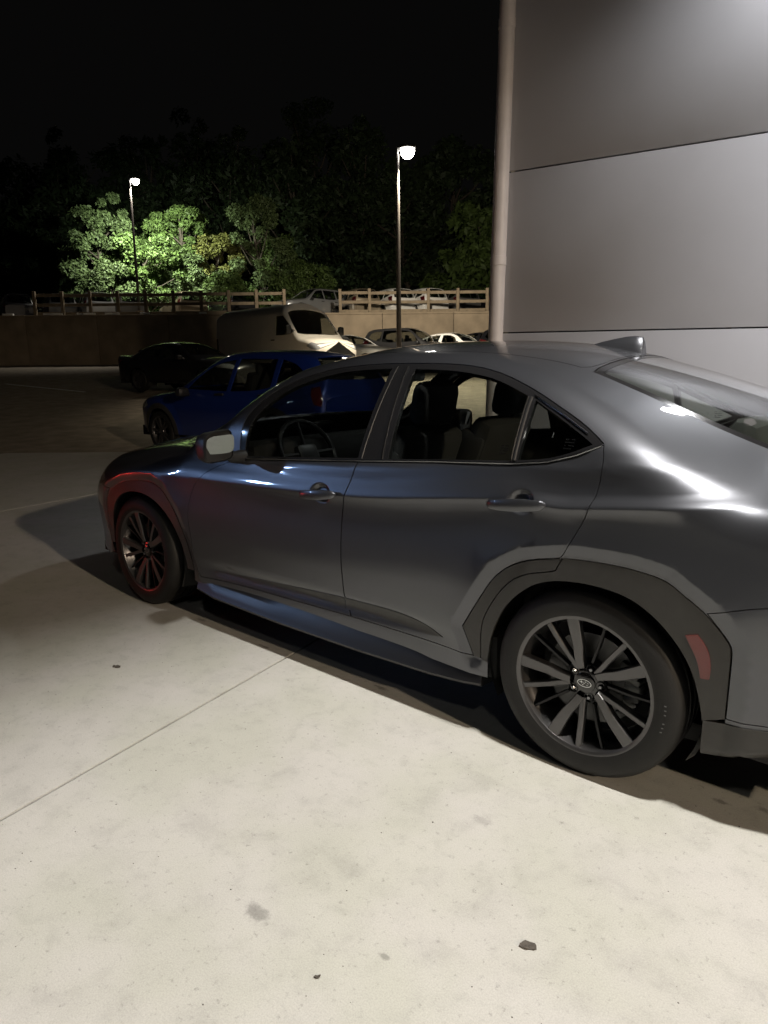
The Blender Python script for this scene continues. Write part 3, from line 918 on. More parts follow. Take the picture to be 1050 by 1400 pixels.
    r_ = MB(); r_.box((.18, 0, .50), (.52, 1.26, .18), None, .06); r_.box((-.15, 0, .80), (.16, 1.26, .62), Matrix.Rotation(-.40, 3, 'Y'), .06); r_.build('rear_bench', M['cloth'], root)
    for y in (.36, -.36):
        h = MB(); h.box((-.30, y, 1.10), (.10, .26, .15), Matrix.Rotation(-.3, 3, 'Y'), .045); h.build('headrest', M['cloth'], root)
    d = MB(); d.box((2.06, 0, .86), (.42, 1.42, .20), Matrix.Rotation(.10, 3, 'Y'), .06); d.box((1.45, 0, .50), (.9, .24, .26), None, .04); d.build('dashboard', M['liner'], root)
    sw = MB(); R = Matrix.Rotation(math.radians(-62), 3, 'Y')
    ring_ = [tuple(Vector((1.82, .37, .90)) + R @ Vector((.185 * math.cos(2 * PI * i / 28), .185 * math.sin(2 * PI * i / 28), 0))) for i in range(29)]
    sw.tube(ring_, .014, 8, cap=False); sw.box((1.83, .37, .895), (.10, .14, .05), R, .02); sw.tube([(1.83, .37, .9), (2.05, .37, .82)], .03, 8)
    for a in (0, PI, -PI / 2): sw.tube([(1.83, .37, .895), tuple(Vector((1.82, .37, .90)) + R @ Vector((.18 * math.sin(a) * -1, .18 * math.cos(a), 0)))], .011, 6)
    sw.build('steering_wheel', M['satin'], root)
    rv = MB(); rv.box((1.42, 0, 1.30), (.03, .24, .06), None, .015); rv.tube([(1.43, 0, 1.32), (1.45, 0, 1.39)], .01, 6); rv.build('rear_view_mirror', M['satin'], root)
    for k in range(7):      # mould marks on the rear tyre wall
        a = math.radians(-14 + 3.1 * k); mb = MB()
        mb.box((-.272 * math.cos(a), .9033, .321 + .272 * math.sin(a)), (.006, .0016, .0035), Matrix.Rotation(-a, 3, 'Y'))
        if k != 3: mb.build('tyre_mark', M['trimgrey'], root)
    make_wheels(root, .895, .321, 2.675, True)
    wheel_wells(root, car, .33, 2.675)
    return root, car
# ------------------------------------------------------------------ plainer cars and the van
class SimpleCar(Car):
    dimples = ()
    def __init__(s, kind):
        s.kind = kind
        z1 = pchip([-2, 6], [0, 0]); s.crz = pchip([-2, 6], [.9, .9]); s.cra = z1; s.fg = None
        if kind == 'suv':
            s.X0, s.X1, s.WB = -.93, 3.60, 2.67
            s.prof = pchip([.05, .2, .3, .5, .7, .9, 1.0, 1.08, 1.2, 1.35, 1.5, 1.62, 1.75], [.78, .84, .87, .895, .90, .89, .875, .845, .80, .735, .665, .59, .48])
            s.zc = pchip([-.93, -.88, -.80, -.65, -.4, 0, .6, 1.1, 1.45, 1.75, 2.05, 2.3, 2.5, 2.9, 3.25, 3.45, 3.60], [1.0, 1.18, 1.40, 1.60, 1.665, 1.69, 1.70, 1.685, 1.60, 1.42, 1.22, 1.10, 1.07, 1.03, .97, .88, .62])
            s.k = pchip([-.93, 0, 1.5, 2.2, 3.6], [.10, .13, .16, .10, .12])
            s.dw = pchip([-.93, -.85, -.6, 0, 1.2, 2.6, 3.1, 3.4, 3.55, 3.6], [-.16, -.08, -.02, 0, 0, 0, -.03, -.12, -.27, -.40])
            s.top = pchip([-.93, 0, 1, 1.6, 2.2], [-.05, 0, 0, .03, .05])
            s.rr = pchip([-.93, 0, 2.4, 3.6], [.08, .07, .12, .14])
            s.zb = pchip([-.93, -.5, 0, 2.7, 3.6], [.42, .28, .22, .22, .30])
        elif kind == 'hatch':
            s.X0, s.X1, s.WB = -.86, 3.52, 2.66
            s.prof = pchip([.05, .2, .3, .5, .7, .86, .95, 1.02, 1.12, 1.25, 1.38, 1.5, 1.65], [.78, .84, .865, .885, .895, .885, .868, .838, .79, .725, .655, .58, .46])
            s.zc = pchip([-.86, -.80, -.70, -.5, -.2, .3, .8, 1.2, 1.5, 1.75, 2.0, 2.25, 2.45, 2.9, 3.2, 3.40, 3.52], [.95, 1.14, 1.32, 1.47, 1.545, 1.585, 1.595, 1.58, 1.50, 1.36, 1.20, 1.07, 1.02, .97, .91, .82, .60])
            s.k = pchip([-.86, 0, 1.5, 2.2, 3.6], [.12, .14, .17, .10, .12])
            s.dw = pchip([-.86, -.8, -.5, 0, 1.2, 2.6, 3.0, 3.3, 3.47, 3.52], [-.17, -.09, -.02, 0, 0, 0, -.03, -.12, -.28, -.40])
            s.top = pchip([-.86, 0, 1, 1.6, 2.2], [-.06, -.01, 0, .03, .05])
            s.rr = pchip([-.86, 0, 2.4, 3.6], [.09, .07, .12, .14])
            s.zb = pchip([-.86, -.5, 0, 2.7, 3.6], [.40, .27, .21, .21, .28])
        elif kind == 'saloon':
            c = Car(); s.X0, s.X1, s.WB = c.X0, 3.58, c.WB
            for a in ('prof', 'zc', 'k', 'dw', 'top', 'rr', 'zb'): setattr(s, a, getattr(c, a))
        elif kind == 'van':
            s.Z0 = 1.05
            s.X0, s.X1, s.WB = -1.25, 4.55, 3.50
            s.prof = pchip([.1, .3, .45, .8, 1.2, 1.6, 1.95, 2.2, 2.45, 2.62, 2.8], [.84, .90, .95, .985, .985, .96, .93, .89, .83, .76, .6])
            s.zc = pchip([-1.25, -1.2, -1.1, 0, 2.0, 2.35, 2.55, 2.95, 3.35, 3.62, 3.72, 4.1, 4.4, 4.55], [2.40, 2.56, 2.63, 2.67, 2.67, 2.62, 2.50, 2.02, 1.58, 1.30, 1.24, 1.16, 1.02, .74])
            s.k = pchip([-1.25, 2.0, 3.0, 3.7, 4.6], [.05, .06, .10, .09, .10])
            s.dw = pchip([-1.25, -1.15, 0, 3.4, 4.1, 4.4, 4.55], [-.05, 0, 0, -.01, -.06, -.14, -.30])
            s.top = pchip([-1.3, 6], [0, 0])
            s.rr = pchip([-1.25, 2.5, 3.6, 4.6], [.10, .10, .12, .16])
            s.zb = pchip([-1.25, 0, 3.5, 4.55], [.36, .28, .28, .34])
    def flare(s, x, z): return 0.0
    def rise(s, x): return np.asarray(x) * 0.0 if s.kind != 'saloon' else -.072 * (np.clip(x, -.7, 2.0) - 1.0)
    def S(s, x, z):
        zz = z - s.rise(x) * sst(.42, .80, z)
        y = s.prof(zz) + s.dw(x) + s.top(x) * sst(.95, 1.2, zz)
        if s.kind != 'van':
            for cx in (0., s.WB):
                d = np.sqrt((x - cx) ** 2 + ((z - .36)) ** 2)
                y = y + .022 * (1 - sst(.38, .58, d)) * sst(.1, .3, z)
        return y

def arch(cx, r, zc=.36, z0=.20, n=14):
    return [(cx - r, z0), (cx - r, zc)] + [(cx - r * math.cos(PI * i / n), zc + r * math.sin(PI * i / n)) for i in range(1, n)] + [(cx + r, zc), (cx + r, z0)]

SIMPLE = {
    'suv': dict(panes=[[(1.98, 1.09), (1.62, 1.40), (1.40, 1.53), (1.02, 1.56), (1.02, 1.07)], [(.95, 1.565), (.15, 1.56), (.15, 1.11), (.40, 1.06), (.95, 1.07)], [(.08, 1.555), (-.30, 1.53), (-.48, 1.46), (-.56, 1.30), (-.40, 1.20), (.08, 1.12)]],
                wind=[(1.30, 0), (1.28, .5), (1.55, .60), (2.0, .70), (2.22, .72), (2.30, .4), (2.33, 0)],
                rear=[(-.60, 0), (-.60, .48), (-.66, .56), (-.82, .62), (-.885, .60), (-.90, .3), (-.90, 0)],
                clad=True, head=[(3.12, .80), (3.30, .90), (3.46, .86), (3.55, .72), (3.40, .74)], tail=[(-.45, 1.14), (-.78, 1.20), (-.90, 1.0), (-.90, .88), (-.75, .90)], wy=.90, zc=.345, ws=1.06),
    'hatch': dict(panes=[[(1.95, 1.02), (1.66, 1.27), (1.42, 1.41), (1.02, 1.46), (1.02, .995)], [(.95, 1.465), (.15, 1.45), (.12, 1.06), (.40, 1.01), (.95, .995)], [(.06, 1.445), (-.22, 1.39), (-.44, 1.25), (-.36, 1.17), (.04, 1.08)]],
                wind=[(1.30, 0), (1.28, .48), (1.55, .58), (1.95, .70), (2.17, .72), (2.25, .4), (2.28, 0)],
                rear=[(-.45, 0), (-.45, .44), (-.54, .52), (-.70, .58), (-.77, .56), (-.79, .3), (-.79, 0)],
                clad=True, head=[(2.98, .74), (3.14, .85), (3.32, .82), (3.44, .70), (3.30, .69)], tail=[(-.62, 1.06), (-.74, 1.08), (-.83, .94), (-.82, .82), (-.72, .84)], wy=.895, zc=.335, ws=1.03),
    'saloon': dict(panes=[FRONT_PANE, REAR_PANE, QUARTER_PANE],
                wind=[(1.305, 0), (1.30, .25), (1.275, .50), (1.45, .545), (1.65, .62), (1.85, .70), (2.06, .765), (2.14, .60), (2.20, .3), (2.215, 0)],
                rear=[(.170, 0), (.177, .25), (.192, .46), (.185, .512), (-.115, .556), (-.40, .572), (-.63, .54), (-.66, .30), (-.67, 0)],
                clad=False, head=HEAD_LIGHT, tail=TAIL_LIGHT, wy=.885, zc=.321, ws=1.0),
    'van': dict(panes=[[(3.45, 1.36), (3.10, 1.72), (2.88, 1.90), (2.50, 1.90), (2.50, 1.30), (3.05, 1.28)]],
                wind=[(2.86, 0), (2.87, .60), (2.92, .76), (3.30, .84), (3.52, .84), (3.60, .5), (3.62, 0)], rear=None,
                clad=False, head=[(4.05, .92), (4.22, 1.03), (4.40, .98), (4.50, .80), (4.30, .80)], tail=[(-1.05, 1.3), (-1.2, 1.3), (-1.2, .9), (-1.05, .9)], wy=.93, zc=.36, ws=1.10),
}
def make_simple(kind, name, label, cat, group, pmat, h=.055):
    car = SimpleCar(kind); d = SIMPLE[kind]
    root = empty(name, (0, 0, 0), 0, label, cat, group)
    S = lambda p: lay_side(car, p, h=.04)
    ra = S(arch(0, .385 if kind != 'van' else .42, d['zc'])); fa = S(arch(car.WB, .385 if kind != 'van' else .42, d['zc']))
    panes = [S(p) for p in d['panes']]
    wind = lay_top(car, d['wind'], h=.05)
    rear = lay_top(car, d['rear'], h=.05) if d['rear'] else None
    hl, tl = S(d['head']), S(d['tail'])
    zl = .30 if kind != 'van' else .42
    bz = [(x, zl + (.06 if x < car.X0 + .4 or x > car.X1 - .4 else 0)) for x in np.linspace(car.X1 - .03, car.X0 + .02, 50)]
    b0 = lay_side(car, bz, it=0, h=9)[:50]
    top = np.stack([np.linspace(car.X0 + .005, car.X1 - .02, 80), np.full(80, PI / 2 * TH)], 1)
    holes = panes + [ra, fa, wind, hl, tl] + ([rear] if rear is not None else [])
    skin('body', [panel(car, np.concatenate([top, b0]), holes, h=h, flange=.02)], pmat, root, both=True)
    skin('windshield', [panel(car, wind, h=.08, off=-.01, flange=0)], M['glass'], root, both=True)
    if rear is not None: skin('rear_window', [panel(car, rear, h=.08, off=-.01, flange=0)], M['glass'], root, both=True)
    pp = [panel(car, p, h=.08, off=-.01, flange=0) for p in panes]
    ph = panel(car, hl, h=.06, off=.002, flange=0); pt = panel(car, tl, h=.06, off=.002, flange=0)
    for mi in (False, True):
        for p in pp: skin('side_window', [p], M['glass'], root, mirror=mi)
        skin('headlight', [ph], M['lens'], root, mirror=mi)
        skin('tail_light', [pt], M['redlens'], root, mirror=mi)
        sg = -1 if mi else 1
        x, z = (2.0, 1.03) if kind == 'suv' else (3.35, 1.45) if kind == 'van' else (1.85, .98)
        mb = MB(); mb.box((x, sg * (1.02 if kind != 'van' else 1.10), z), (.14, .20, .14 if kind != 'van' else .28), None, .05)
        mb.tube([(x + .05, sg * .82, z - .05), (x + .03, sg * .96, z - .02)], .03, 8); mb.build('side_mirror', M['satin'], root)
        for cx in ((.2, 1.15) if kind != 'van' else (2.35,)):
            th = float(car.side(np.array([cx]), np.array([.95 if kind != 'van' else 1.15]))[0]); P = car.M(np.array([cx]), np.array([th]))[0]
            mb = MB(); mb.box((cx, sg * (P[1] + .015), P[2]), (.20, .03, .035), None, .012); mb.build('door_handle', M['satin'], root)
        if d['clad']:
            for cx in (0, car.WB):
                o = arch(cx, .46, d['zc'], zl); i_ = arch(cx, .375, d['zc'], zl)
                skin('wheel_arch_cladding', [panel(car, S(o + i_[::-1]), h=.06, off=.004)], M['plastic'], root, mirror=mi)
    cap_face(car, car.X0 + .006, 'tailgate', pmat, root)
    cap_face(car, car.X1 - .022, 'grille', M['satin'], root)
    L = car.X1 - car.X0; cx = (car.X0 + car.X1) / 2
    fl = MB(); fl.box((cx, 0, .32), (L - .3, 1.5, .16)); fl.box((cx - .2, 0, .62), (L * .45, 1.45, .5)); fl.build('underbody', M['liner'], root)
    if kind != 'van':
        st = MB()
        for y in (.37, -.37): st.box((.85, y, .95), (.16, .48, .65), Matrix.Rotation(-.3, 3, 'Y'), .05); st.box((.73, y, 1.30), (.1, .26, .2), None, .04)
        st.box((-.1, 0, .95), (.16, 1.2, .6), Matrix.Rotation(-.3, 3, 'Y'), .05)
        st.build('seats', M['liner'], root)
    make_wheels(root, d['wy'], d['zc'], car.WB, False, scale=d['ws'])
    wheel_wells(root, car, d['zc'], car.WB, .84, .38)
    return root

def copy_thing(root, loc, rz, label, group=None, paint_to=None, rx=0.0):
    r = root.copy(); link(r); r.location = loc; r.rotation_euler = (rx, 0, rz); r['label'] = label
    if group: r['group'] = group
    def rec(o, par):
        for ch in list(KIDS.get(o.name, [])):
            c = ch.copy(); link(c, par)
            if paint_to and c.type == 'MESH' and c.data.materials and c.data.materials[0] and c.data.materials[0].get('paint'):
                c.material_slots[0].link = 'OBJECT'; c.material_slots[0].material = paint_to
            rec(ch, c)
    rec(root, r)
    return r
# ------------------------------------------------------------------ lie of the land
def G(d):
    """height of the lot, d metres ahead of the viewer"""
    d = np.asarray(d, float)
    u = d - 11.8
    return .068 * (.5 * (u + np.sqrt(u * u + 2.0)) - .5 * (-11.8 + np.sqrt(11.8 ** 2 + 2.0)))
def at(px, d, z=None):
    """point d metres ahead, at height z, bearing as seen in column px of the survey photo"""
    zz = float(G(d)) if z is None else z
    s = (px - 525) / 936.05 * (d * .97836 - (zz - CAM[2]) * .20694)
    p = CAM + FWD * d + RGT * s
    return (float(p[0]), float(p[1]), zz)
HEAD_R = math.atan2(RGT[1], RGT[0])      # heading to the viewer's right
UPPER = 3.95                             # level of the upper lot
WALL_D = 36.0
# ================================================================== the setting
def concrete_mat(name, base, dark=1.0):
    m = bpy.data.materials.new(name); m.use_nodes = True
    nt = m.node_tree; b = nt.nodes['Principled BSDF']; L = nt.links
    b.inputs['Specular IOR Level'].default_value = .25
    tc = nd(nt, 'ShaderNodeTexCoord')
    def noise(sc, det, rough=.5, dist=0.0):
        n = nd(nt, 'ShaderNodeTexNoise'); n.inputs['Scale'].default_value = sc; n.inputs['Detail'].default_value = det
        n.inputs['Roughness'].default_value = rough; n.inputs['Distortion'].default_value = dist
        L.new(tc.outputs['Object'], n.inputs['Vector']); return n.outputs['Fac']
    def ramp(src, a, bb, lo, hi):
        r = nd(nt, 'ShaderNodeMapRange', interpolation_type='SMOOTHSTEP'); r.inputs[1].default_value = a; r.inputs[2].default_value = bb
        r.inputs[3].default_value = lo; r.inputs[4].default_value = hi; L.new(src, r.inputs[0]); return r.outputs[0]
    def mul(a, c):
        x = nd(nt, 'ShaderNodeMath', operation='MULTIPLY'); L.new(a, x.inputs[0]); L.new(c, x.inputs[1]); return x.outputs[0]
    f = ramp(noise(.9, 8, .6), .3, .7, .955, 1.03)
    f = mul(f, ramp(noise(5.5, 10, .70, .2), .30, .55, .945, 1.015))
    f = mul(f, ramp(noise(11, 9, .74, .35), .30, .52, .90, 1.0))
    f = mul(f, ramp(noise(48, 6, .7), .26, .44, .64, 1.0))
    f = mul(f, ramp(noise(260, 3, .7), .25, .75, .88, 1.10))
    # hairline mottling
    v = nd(nt, 'ShaderNodeTexVoronoi', feature='DISTANCE_TO_EDGE'); v.inputs['Scale'].default_value = 3.1
    wn = nd(nt, 'ShaderNodeTexNoise'); wn.inputs['Scale'].default_value = 5; wn.inputs['Detail'].default_value = 5
    wm = nd(nt, 'ShaderNodeMixRGB'); wm.inputs[0].default_value = .22
    L.new(tc.outputs['Object'], wn.inputs['Vector']); L.new(tc.outputs['Object'], wm.inputs[1]); L.new(wn.outputs['Color'], wm.inputs[2]); L.new(wm.outputs[0], v.inputs['Vector'])
    cr = ramp(v.outputs['Distance'], 0, .010, .0, 1.0)
    msk = ramp(noise(1.6, 4), .56, .66, 1.0, 0.0)
    mx = nd(nt, 'ShaderNodeMath', operation='MAXIMUM'); L.new(cr, mx.inputs[0]); L.new(msk, mx.inputs[1])
    f = mul(f, ramp(mx.outputs[0], 0, 1, .90, 1.0))
    # old damp and oil marks
    for x_, y_, rx_, ry_, am in ((.35, 1.97, .055, .030, .60), (.11, 1.30, .05, .028, .82), (.02, 1.86, .022, .010, .62), (.30, 1.70, .10, .05, .90), (.75, 1.86, .16, .06, .91), (-.41, .74, .03, .016, .55), (-.52, .70, .03, .018, .6), (1.66, .86, .05, .012, .5), (.92, .83, .05, .016, .55), (.22, 1.12, .10, .05, .90), (2.2, .84, .06, .02, .6)):
        sb = nd(nt, 'ShaderNodeVectorMath', operation='SUBTRACT'); L.new(tc.outputs['Object'], sb.inputs[0]); sb.inputs[1].default_value = (x_, y_, 0)
        sm_ = nd(nt, 'ShaderNodeVectorMath', operation='MULTIPLY'); L.new(sb.outputs[0], sm_.inputs[0]); sm_.inputs[1].default_value = (1 / rx_, 1 / ry_, 0)
        ln = nd(nt, 'ShaderNodeVectorMath', operation='LENGTH'); L.new(sm_.outputs[0], ln.inputs[0])
        n2 = nd(nt, 'ShaderNodeMath', operation='MULTIPLY_ADD'); L.new(noise(34, 6, .7), n2.inputs[0]); n2.inputs[1].default_value = 2.2; L.new(ln.outputs['Value'], n2.inputs[2])
        f = mul(f, ramp(n2.outputs[0], 1.35, 2.1, am, 1.0))
    col = nd(nt, 'ShaderNodeMixRGB'); col.inputs[1].default_value = (base[0] * .93, base[1] * .95, base[2] * .90, 1); col.inputs[2].default_value = (*base, 1)
    L.new(ramp(noise(2.2, 5), .35, .65, 0, 1), col.inputs[0])
    sc = nd(nt, 'ShaderNodeVectorMath', operation='SCALE'); L.new(col.outputs[0], sc.inputs[0]); L.new(f, sc.inputs['Scale'])
    L.new(sc.outputs[0], b.inputs['Base Color'])
    L.new(ramp(noise(6, 4), .3, .7, .72, .88), b.inputs['Roughness'])
    bp = nd(nt, 'ShaderNodeBump'); bp.inputs['Strength'].default_value = .25; bp.inputs['Distance'].default_value = .004
    L.new(noise(160, 5, .7), bp.inputs['Height']); L.new(bp.outputs[0], b.inputs['Normal'])
    return m
M['concrete'] = concrete_mat('pale_concrete', (.45, .44, .42))
M['asphalt'] = mat('asphalt', (.26, .225, .18), .85, spec=.3, var=.30, scale=3.0, bump=.5, bscale=120)
M['soil'] = mat('forest_soil', (.03, .026, .018), .95, var=.4, scale=2)
M['panel'] = mat('wall_panel_grey', (.395, .39, .405), .42, spec=.4, var=.05, scale=1.2, bump=.04, bscale=400)
M['joint'] = mat('joint_dark', (.02, .02, .02), .8)
M['column'] = mat('column_paint', (.52, .47, .445), .45, var=.08, scale=5)
M['retain'] = mat('retaining_wall_concrete', (.25, .20, .14), .9, var=.25, scale=1.5, bump=.3, bscale=30)
M['wood'] = mat('fence_wood', (.24, .19, .13), .85, var=.25, scale=6, bump=.2, bscale=60)
M['pole'] = mat('pole_bronze', (.10, .09, .085), .45, .6, var=.1, scale=10)
M['lamphead'] = mat('lamp_housing', (.12, .12, .12), .5, .5)
M['marker'] = mat('marker_white', (.75, .75, .72), .6)

# paved apron: slabs with sawn joints
U = np.array([.986, .169]); V2 = np.array([-.169, .986])
apron = tag(bpy.data.objects.new('concrete_apron', None), kind='structure'); link(apron)
us = [-14.0, -7.6, -3.0, 1.600, 6.2, 10.85]; vs = [-11.5, -4.0, 4.3, 12.0]
bm_j = MB()
for i in range(len(us) - 1):
    for j in range(len(vs) - 1):
        g = .0058
        P = []
        for a, b in ((us[i] + g, vs[j] + g), (us[i + 1] - g, vs[j] + g), (us[i + 1] - g, vs[j + 1] - g), (us[i] + g, vs[j + 1] - g)):
            P.append(U * a + V2 * b)
        mb = MB(); c = sum(P) / 4
        inn = [p + (c - p) / np.linalg.norm(c - p) * .0022 for p in P]
        Vv = [(p[0], p[1], -.15) for p in P] + [(p[0], p[1], -.004) for p in P] + [(p[0], p[1], 0.0) for p in inn]
        F = [(0, 1, 5, 4), (1, 2, 6, 5), (2, 3, 7, 6), (3, 0, 4, 7), (4, 5, 9, 8), (5, 6, 10, 9), (6, 7, 11, 10), (7, 4, 8, 11), (8, 9, 10, 11)]
        mb.add(Vv, F)
        mb.build('slab', M['concrete'], apron)

for i, a in enumerate(us[1:-1]):
    mb = MB(); q = [U * (a - .008) + V2 * vs[0], U * (a + .008) + V2 * vs[0], U * (a + .008) + V2 * vs[-1], U * (a - .008) + V2 * vs[-1]]
    mb.add([(p[0], p[1], -.016) for p in q], [(0, 1, 2, 3)]); mb.build('joint_seal', M['joint'], apron)
for i, a in enumerate(vs[1:-1]):
    mb = MB(); q = [U * us[0] + V2 * (a - .008), U * us[-1] + V2 * (a - .008), U * us[-1] + V2 * (a + .008), U * us[0] + V2 * (a + .008)]
    mb.add([(p[0], p[1], -.018) for p in q], [(0, 1, 2, 3)]); mb.build('joint_seal', M['joint'], apron)

# the lot, climbing gently away from the viewer, then the upper lot and the wooded rise
def gridmesh(name, ss, ds, zf, mt):
    mb = MB(); n = len(ss)
    Vv = []
    for d in ds:
        for s_ in ss:
            p = CAM + FWD * d + RGT * s_
            Vv.append((p[0], p[1], zf(s_, d)))
    F = [(a * n + b, (a + 1) * n + b, (a + 1) * n + b + 1, a * n + b + 1) for a in range(len(ds) - 1) for b in range(n - 1)]
    mb.add(Vv, F, smooth=True)
    o = mb.build(name, mt)
    return tag(o, kind='structure')
gridmesh('asphalt_lot', np.linspace(-120, 120, 61), list(np.linspace(-60, 0, 16)) + list(np.linspace(2, WALL_D, 35)), lambda s_, d: float(G(d)) - .035, M['asphalt'])
gridmesh('upper_lot', np.linspace(-120, 120, 31), np.linspace(WALL_D + .12, 60, 8), lambda s_, d: UPPER - .02, M['asphalt'])
gridmesh('wooded_hill', np.linspace(-220, 220, 45), list(np.linspace(60, 120, 20)) + [200, 400, 900], lambda s_, d: UPPER - .03 + max(0, min(d, 140) - 60) * .12 + .4 * math.sin(s_ * .3) * min(1, (d - 60) / 5), M['soil'])

# building on the right: smooth metal panels with reveal joints, round corner column
W0 = np.array([3.6206, -4.4779, 0.0])
bld = empty('showroom_building', tuple(W0), math.atan2(.12559, .99208), 'grey panelled building wall rising behind the parked grey car', 'building')
bld.rotation_euler = (0, math.radians(-.84), math.atan2(.12559, .99208))
zs = [-.35, 1.735, 3.512, 5.29, 7.07, 8.85]
xs = [-.035, -5.6, -11.2, -16.8]
for i in range(len(zs) - 1):
    for j in range(len(xs) - 1):
        mb = MB(); g = .008
        x0, x1 = xs[j + 1] + g, xs[j] - (g if j else 0)
        mb.box(((x0 + x1) / 2, -.03, (zs[i] + zs[i + 1]) / 2), (x1 - x0, .06, zs[i + 1] - zs[i] - 2 * g), None, .003)
        mb.build('wall_panel', M['panel'], bld)
mb = MB(); mb.box((-8.45, -4.06, 4.2), (16.75, 8.0, 9.1)); mb.build('wall_core', M['joint'], bld)
mb = MB(); mb.box((-8.40, -4.0, 8.98), (17.0, 8.3, .25), None, .02); mb.build('parapet_cap', M['column'], bld)
mb = MB()
mb.lathe([(.088, -.3), (.088, 8.85)], 32, 'z', (.045, .03, 0)); mb.build('corner_column', M['column'], bld)
for z in (5.02, 2.55):
    mb = MB(); mb.lathe([(.088, z - .05), (.093, z - .048), (.093, z + .048), (.088, z + .05)], 32, 'z', (.045, .03, 0)); mb.build('column_collar', M['column'], bld)
# wall lamp out to the right
wl = empty('wall_lamp', WPACK, math.atan2(.12559, .99208), 'box wall lamp washing the grey panels beyond the right edge', 'wall lamp')
mb = MB(); mb.box((0, 0, .10), (.36, .28, .12), None, .02); mb.tube([(0, 0, .12), (0, -.40, .16), (0, -.72, .16)], .03, 8); mb.box((0, -.70, .16), (.16, .06, .22), None, .01); mb.build('housing', M['lamphead'], wl)
M['lit'] = emit_mat('lit_lens', (1, .97, .90), 12)
mb = MB(); mb.box((0, 0, .034), (.30, .20, .012)); mb.build('lens', M['lit'], wl)
mb = MB(); mb.box((.05, .18, -.24), (.16, .16, .10), None, .02); mb.tube([(.05, .18, -.2), (.05, .13, .10)], .02, 8); mb.build('added_wash_head', M['lamphead'], wl)  # housing for the added wash spot
car_root, CARG = make_saloon('grey_saloon', 'dark grey four door saloon car parked on the pale concrete in front', 'car')
# ------------------------------------------------------------------ lamps on poles
M['lensbright'] = emit_mat('lit_lamp_lens', (1, .96, .88), 45)
M['lensblue'] = emit_mat('lit_lamp_lens_blue', (.6, .76, 1), 25)
def lamp_post(name, base, top, label, cat, lean=(0, 0), face=0.0, lens='lensbright', head=(.62, .34), group=None):
    r = empty(name, base, 0, label, cat, group)
    h = top[2] - base[2]
    mb = MB(); dx, dy = top[0] - base[0], top[1] - base[1]
    mb.tube([(0, 0, 0), (dx * .5, dy * .5, h * .5), (dx, dy, h - .12)], [.085, .07, .055], 12); mb.build('pole', M['pole'], r)
    mb = MB(); mb.lathe([(0, .62), (.19, .60), (.20, 0), (0, 0)], 20, 'z'); mb.build('pole_base', M['retain'], r)
    R = Matrix.Rotation(face, 3, 'Z')
    mb = MB(); c = Vector((dx, dy, h)) + R @ Vector((.30, 0, .06))
    mb.box(tuple(c), (head[0], head[1], .10), R, .03); mb.tube([(dx, dy, h - .2), (dx, dy, h + .06), tuple(Vector((dx, dy, h + .06)) + R @ Vector((.2, 0, 0)))], .045, 10)
    mb.build('lamp_head', M['lamphead'], r)
    mb = MB(); c = c + Vector((0, 0, -.075)); V = []; F = []
    n, m = 20, 6
    for i in range(m + 1):
        ph = PI / 2 * i / m
        for k in range(n):
            a = 2 * PI * k / n; q = R @ Vector((head[0] * .42 * math.cos(a) * math.cos(ph), head[1] * .55 * math.sin(a) * math.cos(ph), 0))
            V.append((c.x + q.x, c.y + q.y, c.z - .24 * math.sin(ph)))
    for i in range(m):
        for k in range(n): F.append((i * n + k, i * n + (k + 1) % n, (i + 1) * n + (k + 1) % n, (i + 1) * n + k))
    mb.add(V, F, smooth=True); mb.build('lens', M[lens], r)
    return r
def lamp_light(loc, aim, power, col, size, cone, blend):
    lamp('post_light', 'SPOT', loc, aim, power, col, size, cone, blend)
nb = at(547.5, 22.0); nt_ = at(547.5, 22.0, 7.62)
lamp_post('lamp_post', nb, nt_, 'tall lamp post shining brightest, nearer of the two in the car lot', 'lamp post', face=HEAD_R, head=(.50, .42), group='lamp posts lighting the lot')
fb_ = at(194, 40.0, UPPER); ft = at(181, 40.0, 11.4)
lamp_post('lamp_post', fb_, ft, 'smaller far lamp post glowing in front of the lit green trees', 'lamp post', face=HEAD_R + .3, head=(.50, .42), group='lamp posts lighting the lot')
p = at(560, 22.0, 7.4)
lamp_light((p[0], p[1], 7.1), at(575, 21, 0), 7500, (1, .88, .66), .2, 112, .8)
lamp_light((p[0], p[1], 7.1), at(560, 41, 4.4), 7500, (1, .88, .70), .2, 74, .6)
p = at(187, 40.0, 11.2)
lamp_light((p[0], p[1], 10.95), at(225, 48.0, 7.0), 13000, (.93, 1, .84),   .25, 100, .85)
lamp_light((p[0], p[1], 10.95), at(170, 41.0, UPPER), 1800, (1, .93, .80), .25, 120, .6)
# lamps that stand outside the picture and light the apron and the saloon
lamp_post('lamp_post', (-3.6, 5.6, -.02), (-3.6, 5.6, 6.15), 'lamp post behind the viewer with a long arm over the apron', 'lamp post', face=math.atan2(-4.15, 2.2))
ar = empty('apron_lamp', (APRON[0], APRON[1], APRON[2] + .06), 0, 'flat lamp hung high over the tail of the grey saloon', 'lamp')
mb = MB(); mb.box((0, 0, .06), (.50, .30, .09), None, .02); mb.tube([(0, 0, .10), (-1.1, 2.1, .18), (-2.2, 4.15, .12)], .035, 10); mb.build('housing', M['lamphead'], ar)
mb = MB(); mb.box((0, 0, .012), (.30, .18, .012)); mb.build('lens', M['lit'], ar)
lamp_post('lamp_post', (REARPOLE[0] - .3, REARPOLE[1], -.03), (REARPOLE[0] - .3, REARPOLE[1], REARPOLE[2] + .15), 'lamp post standing far behind the tail of the saloon', 'lamp post')
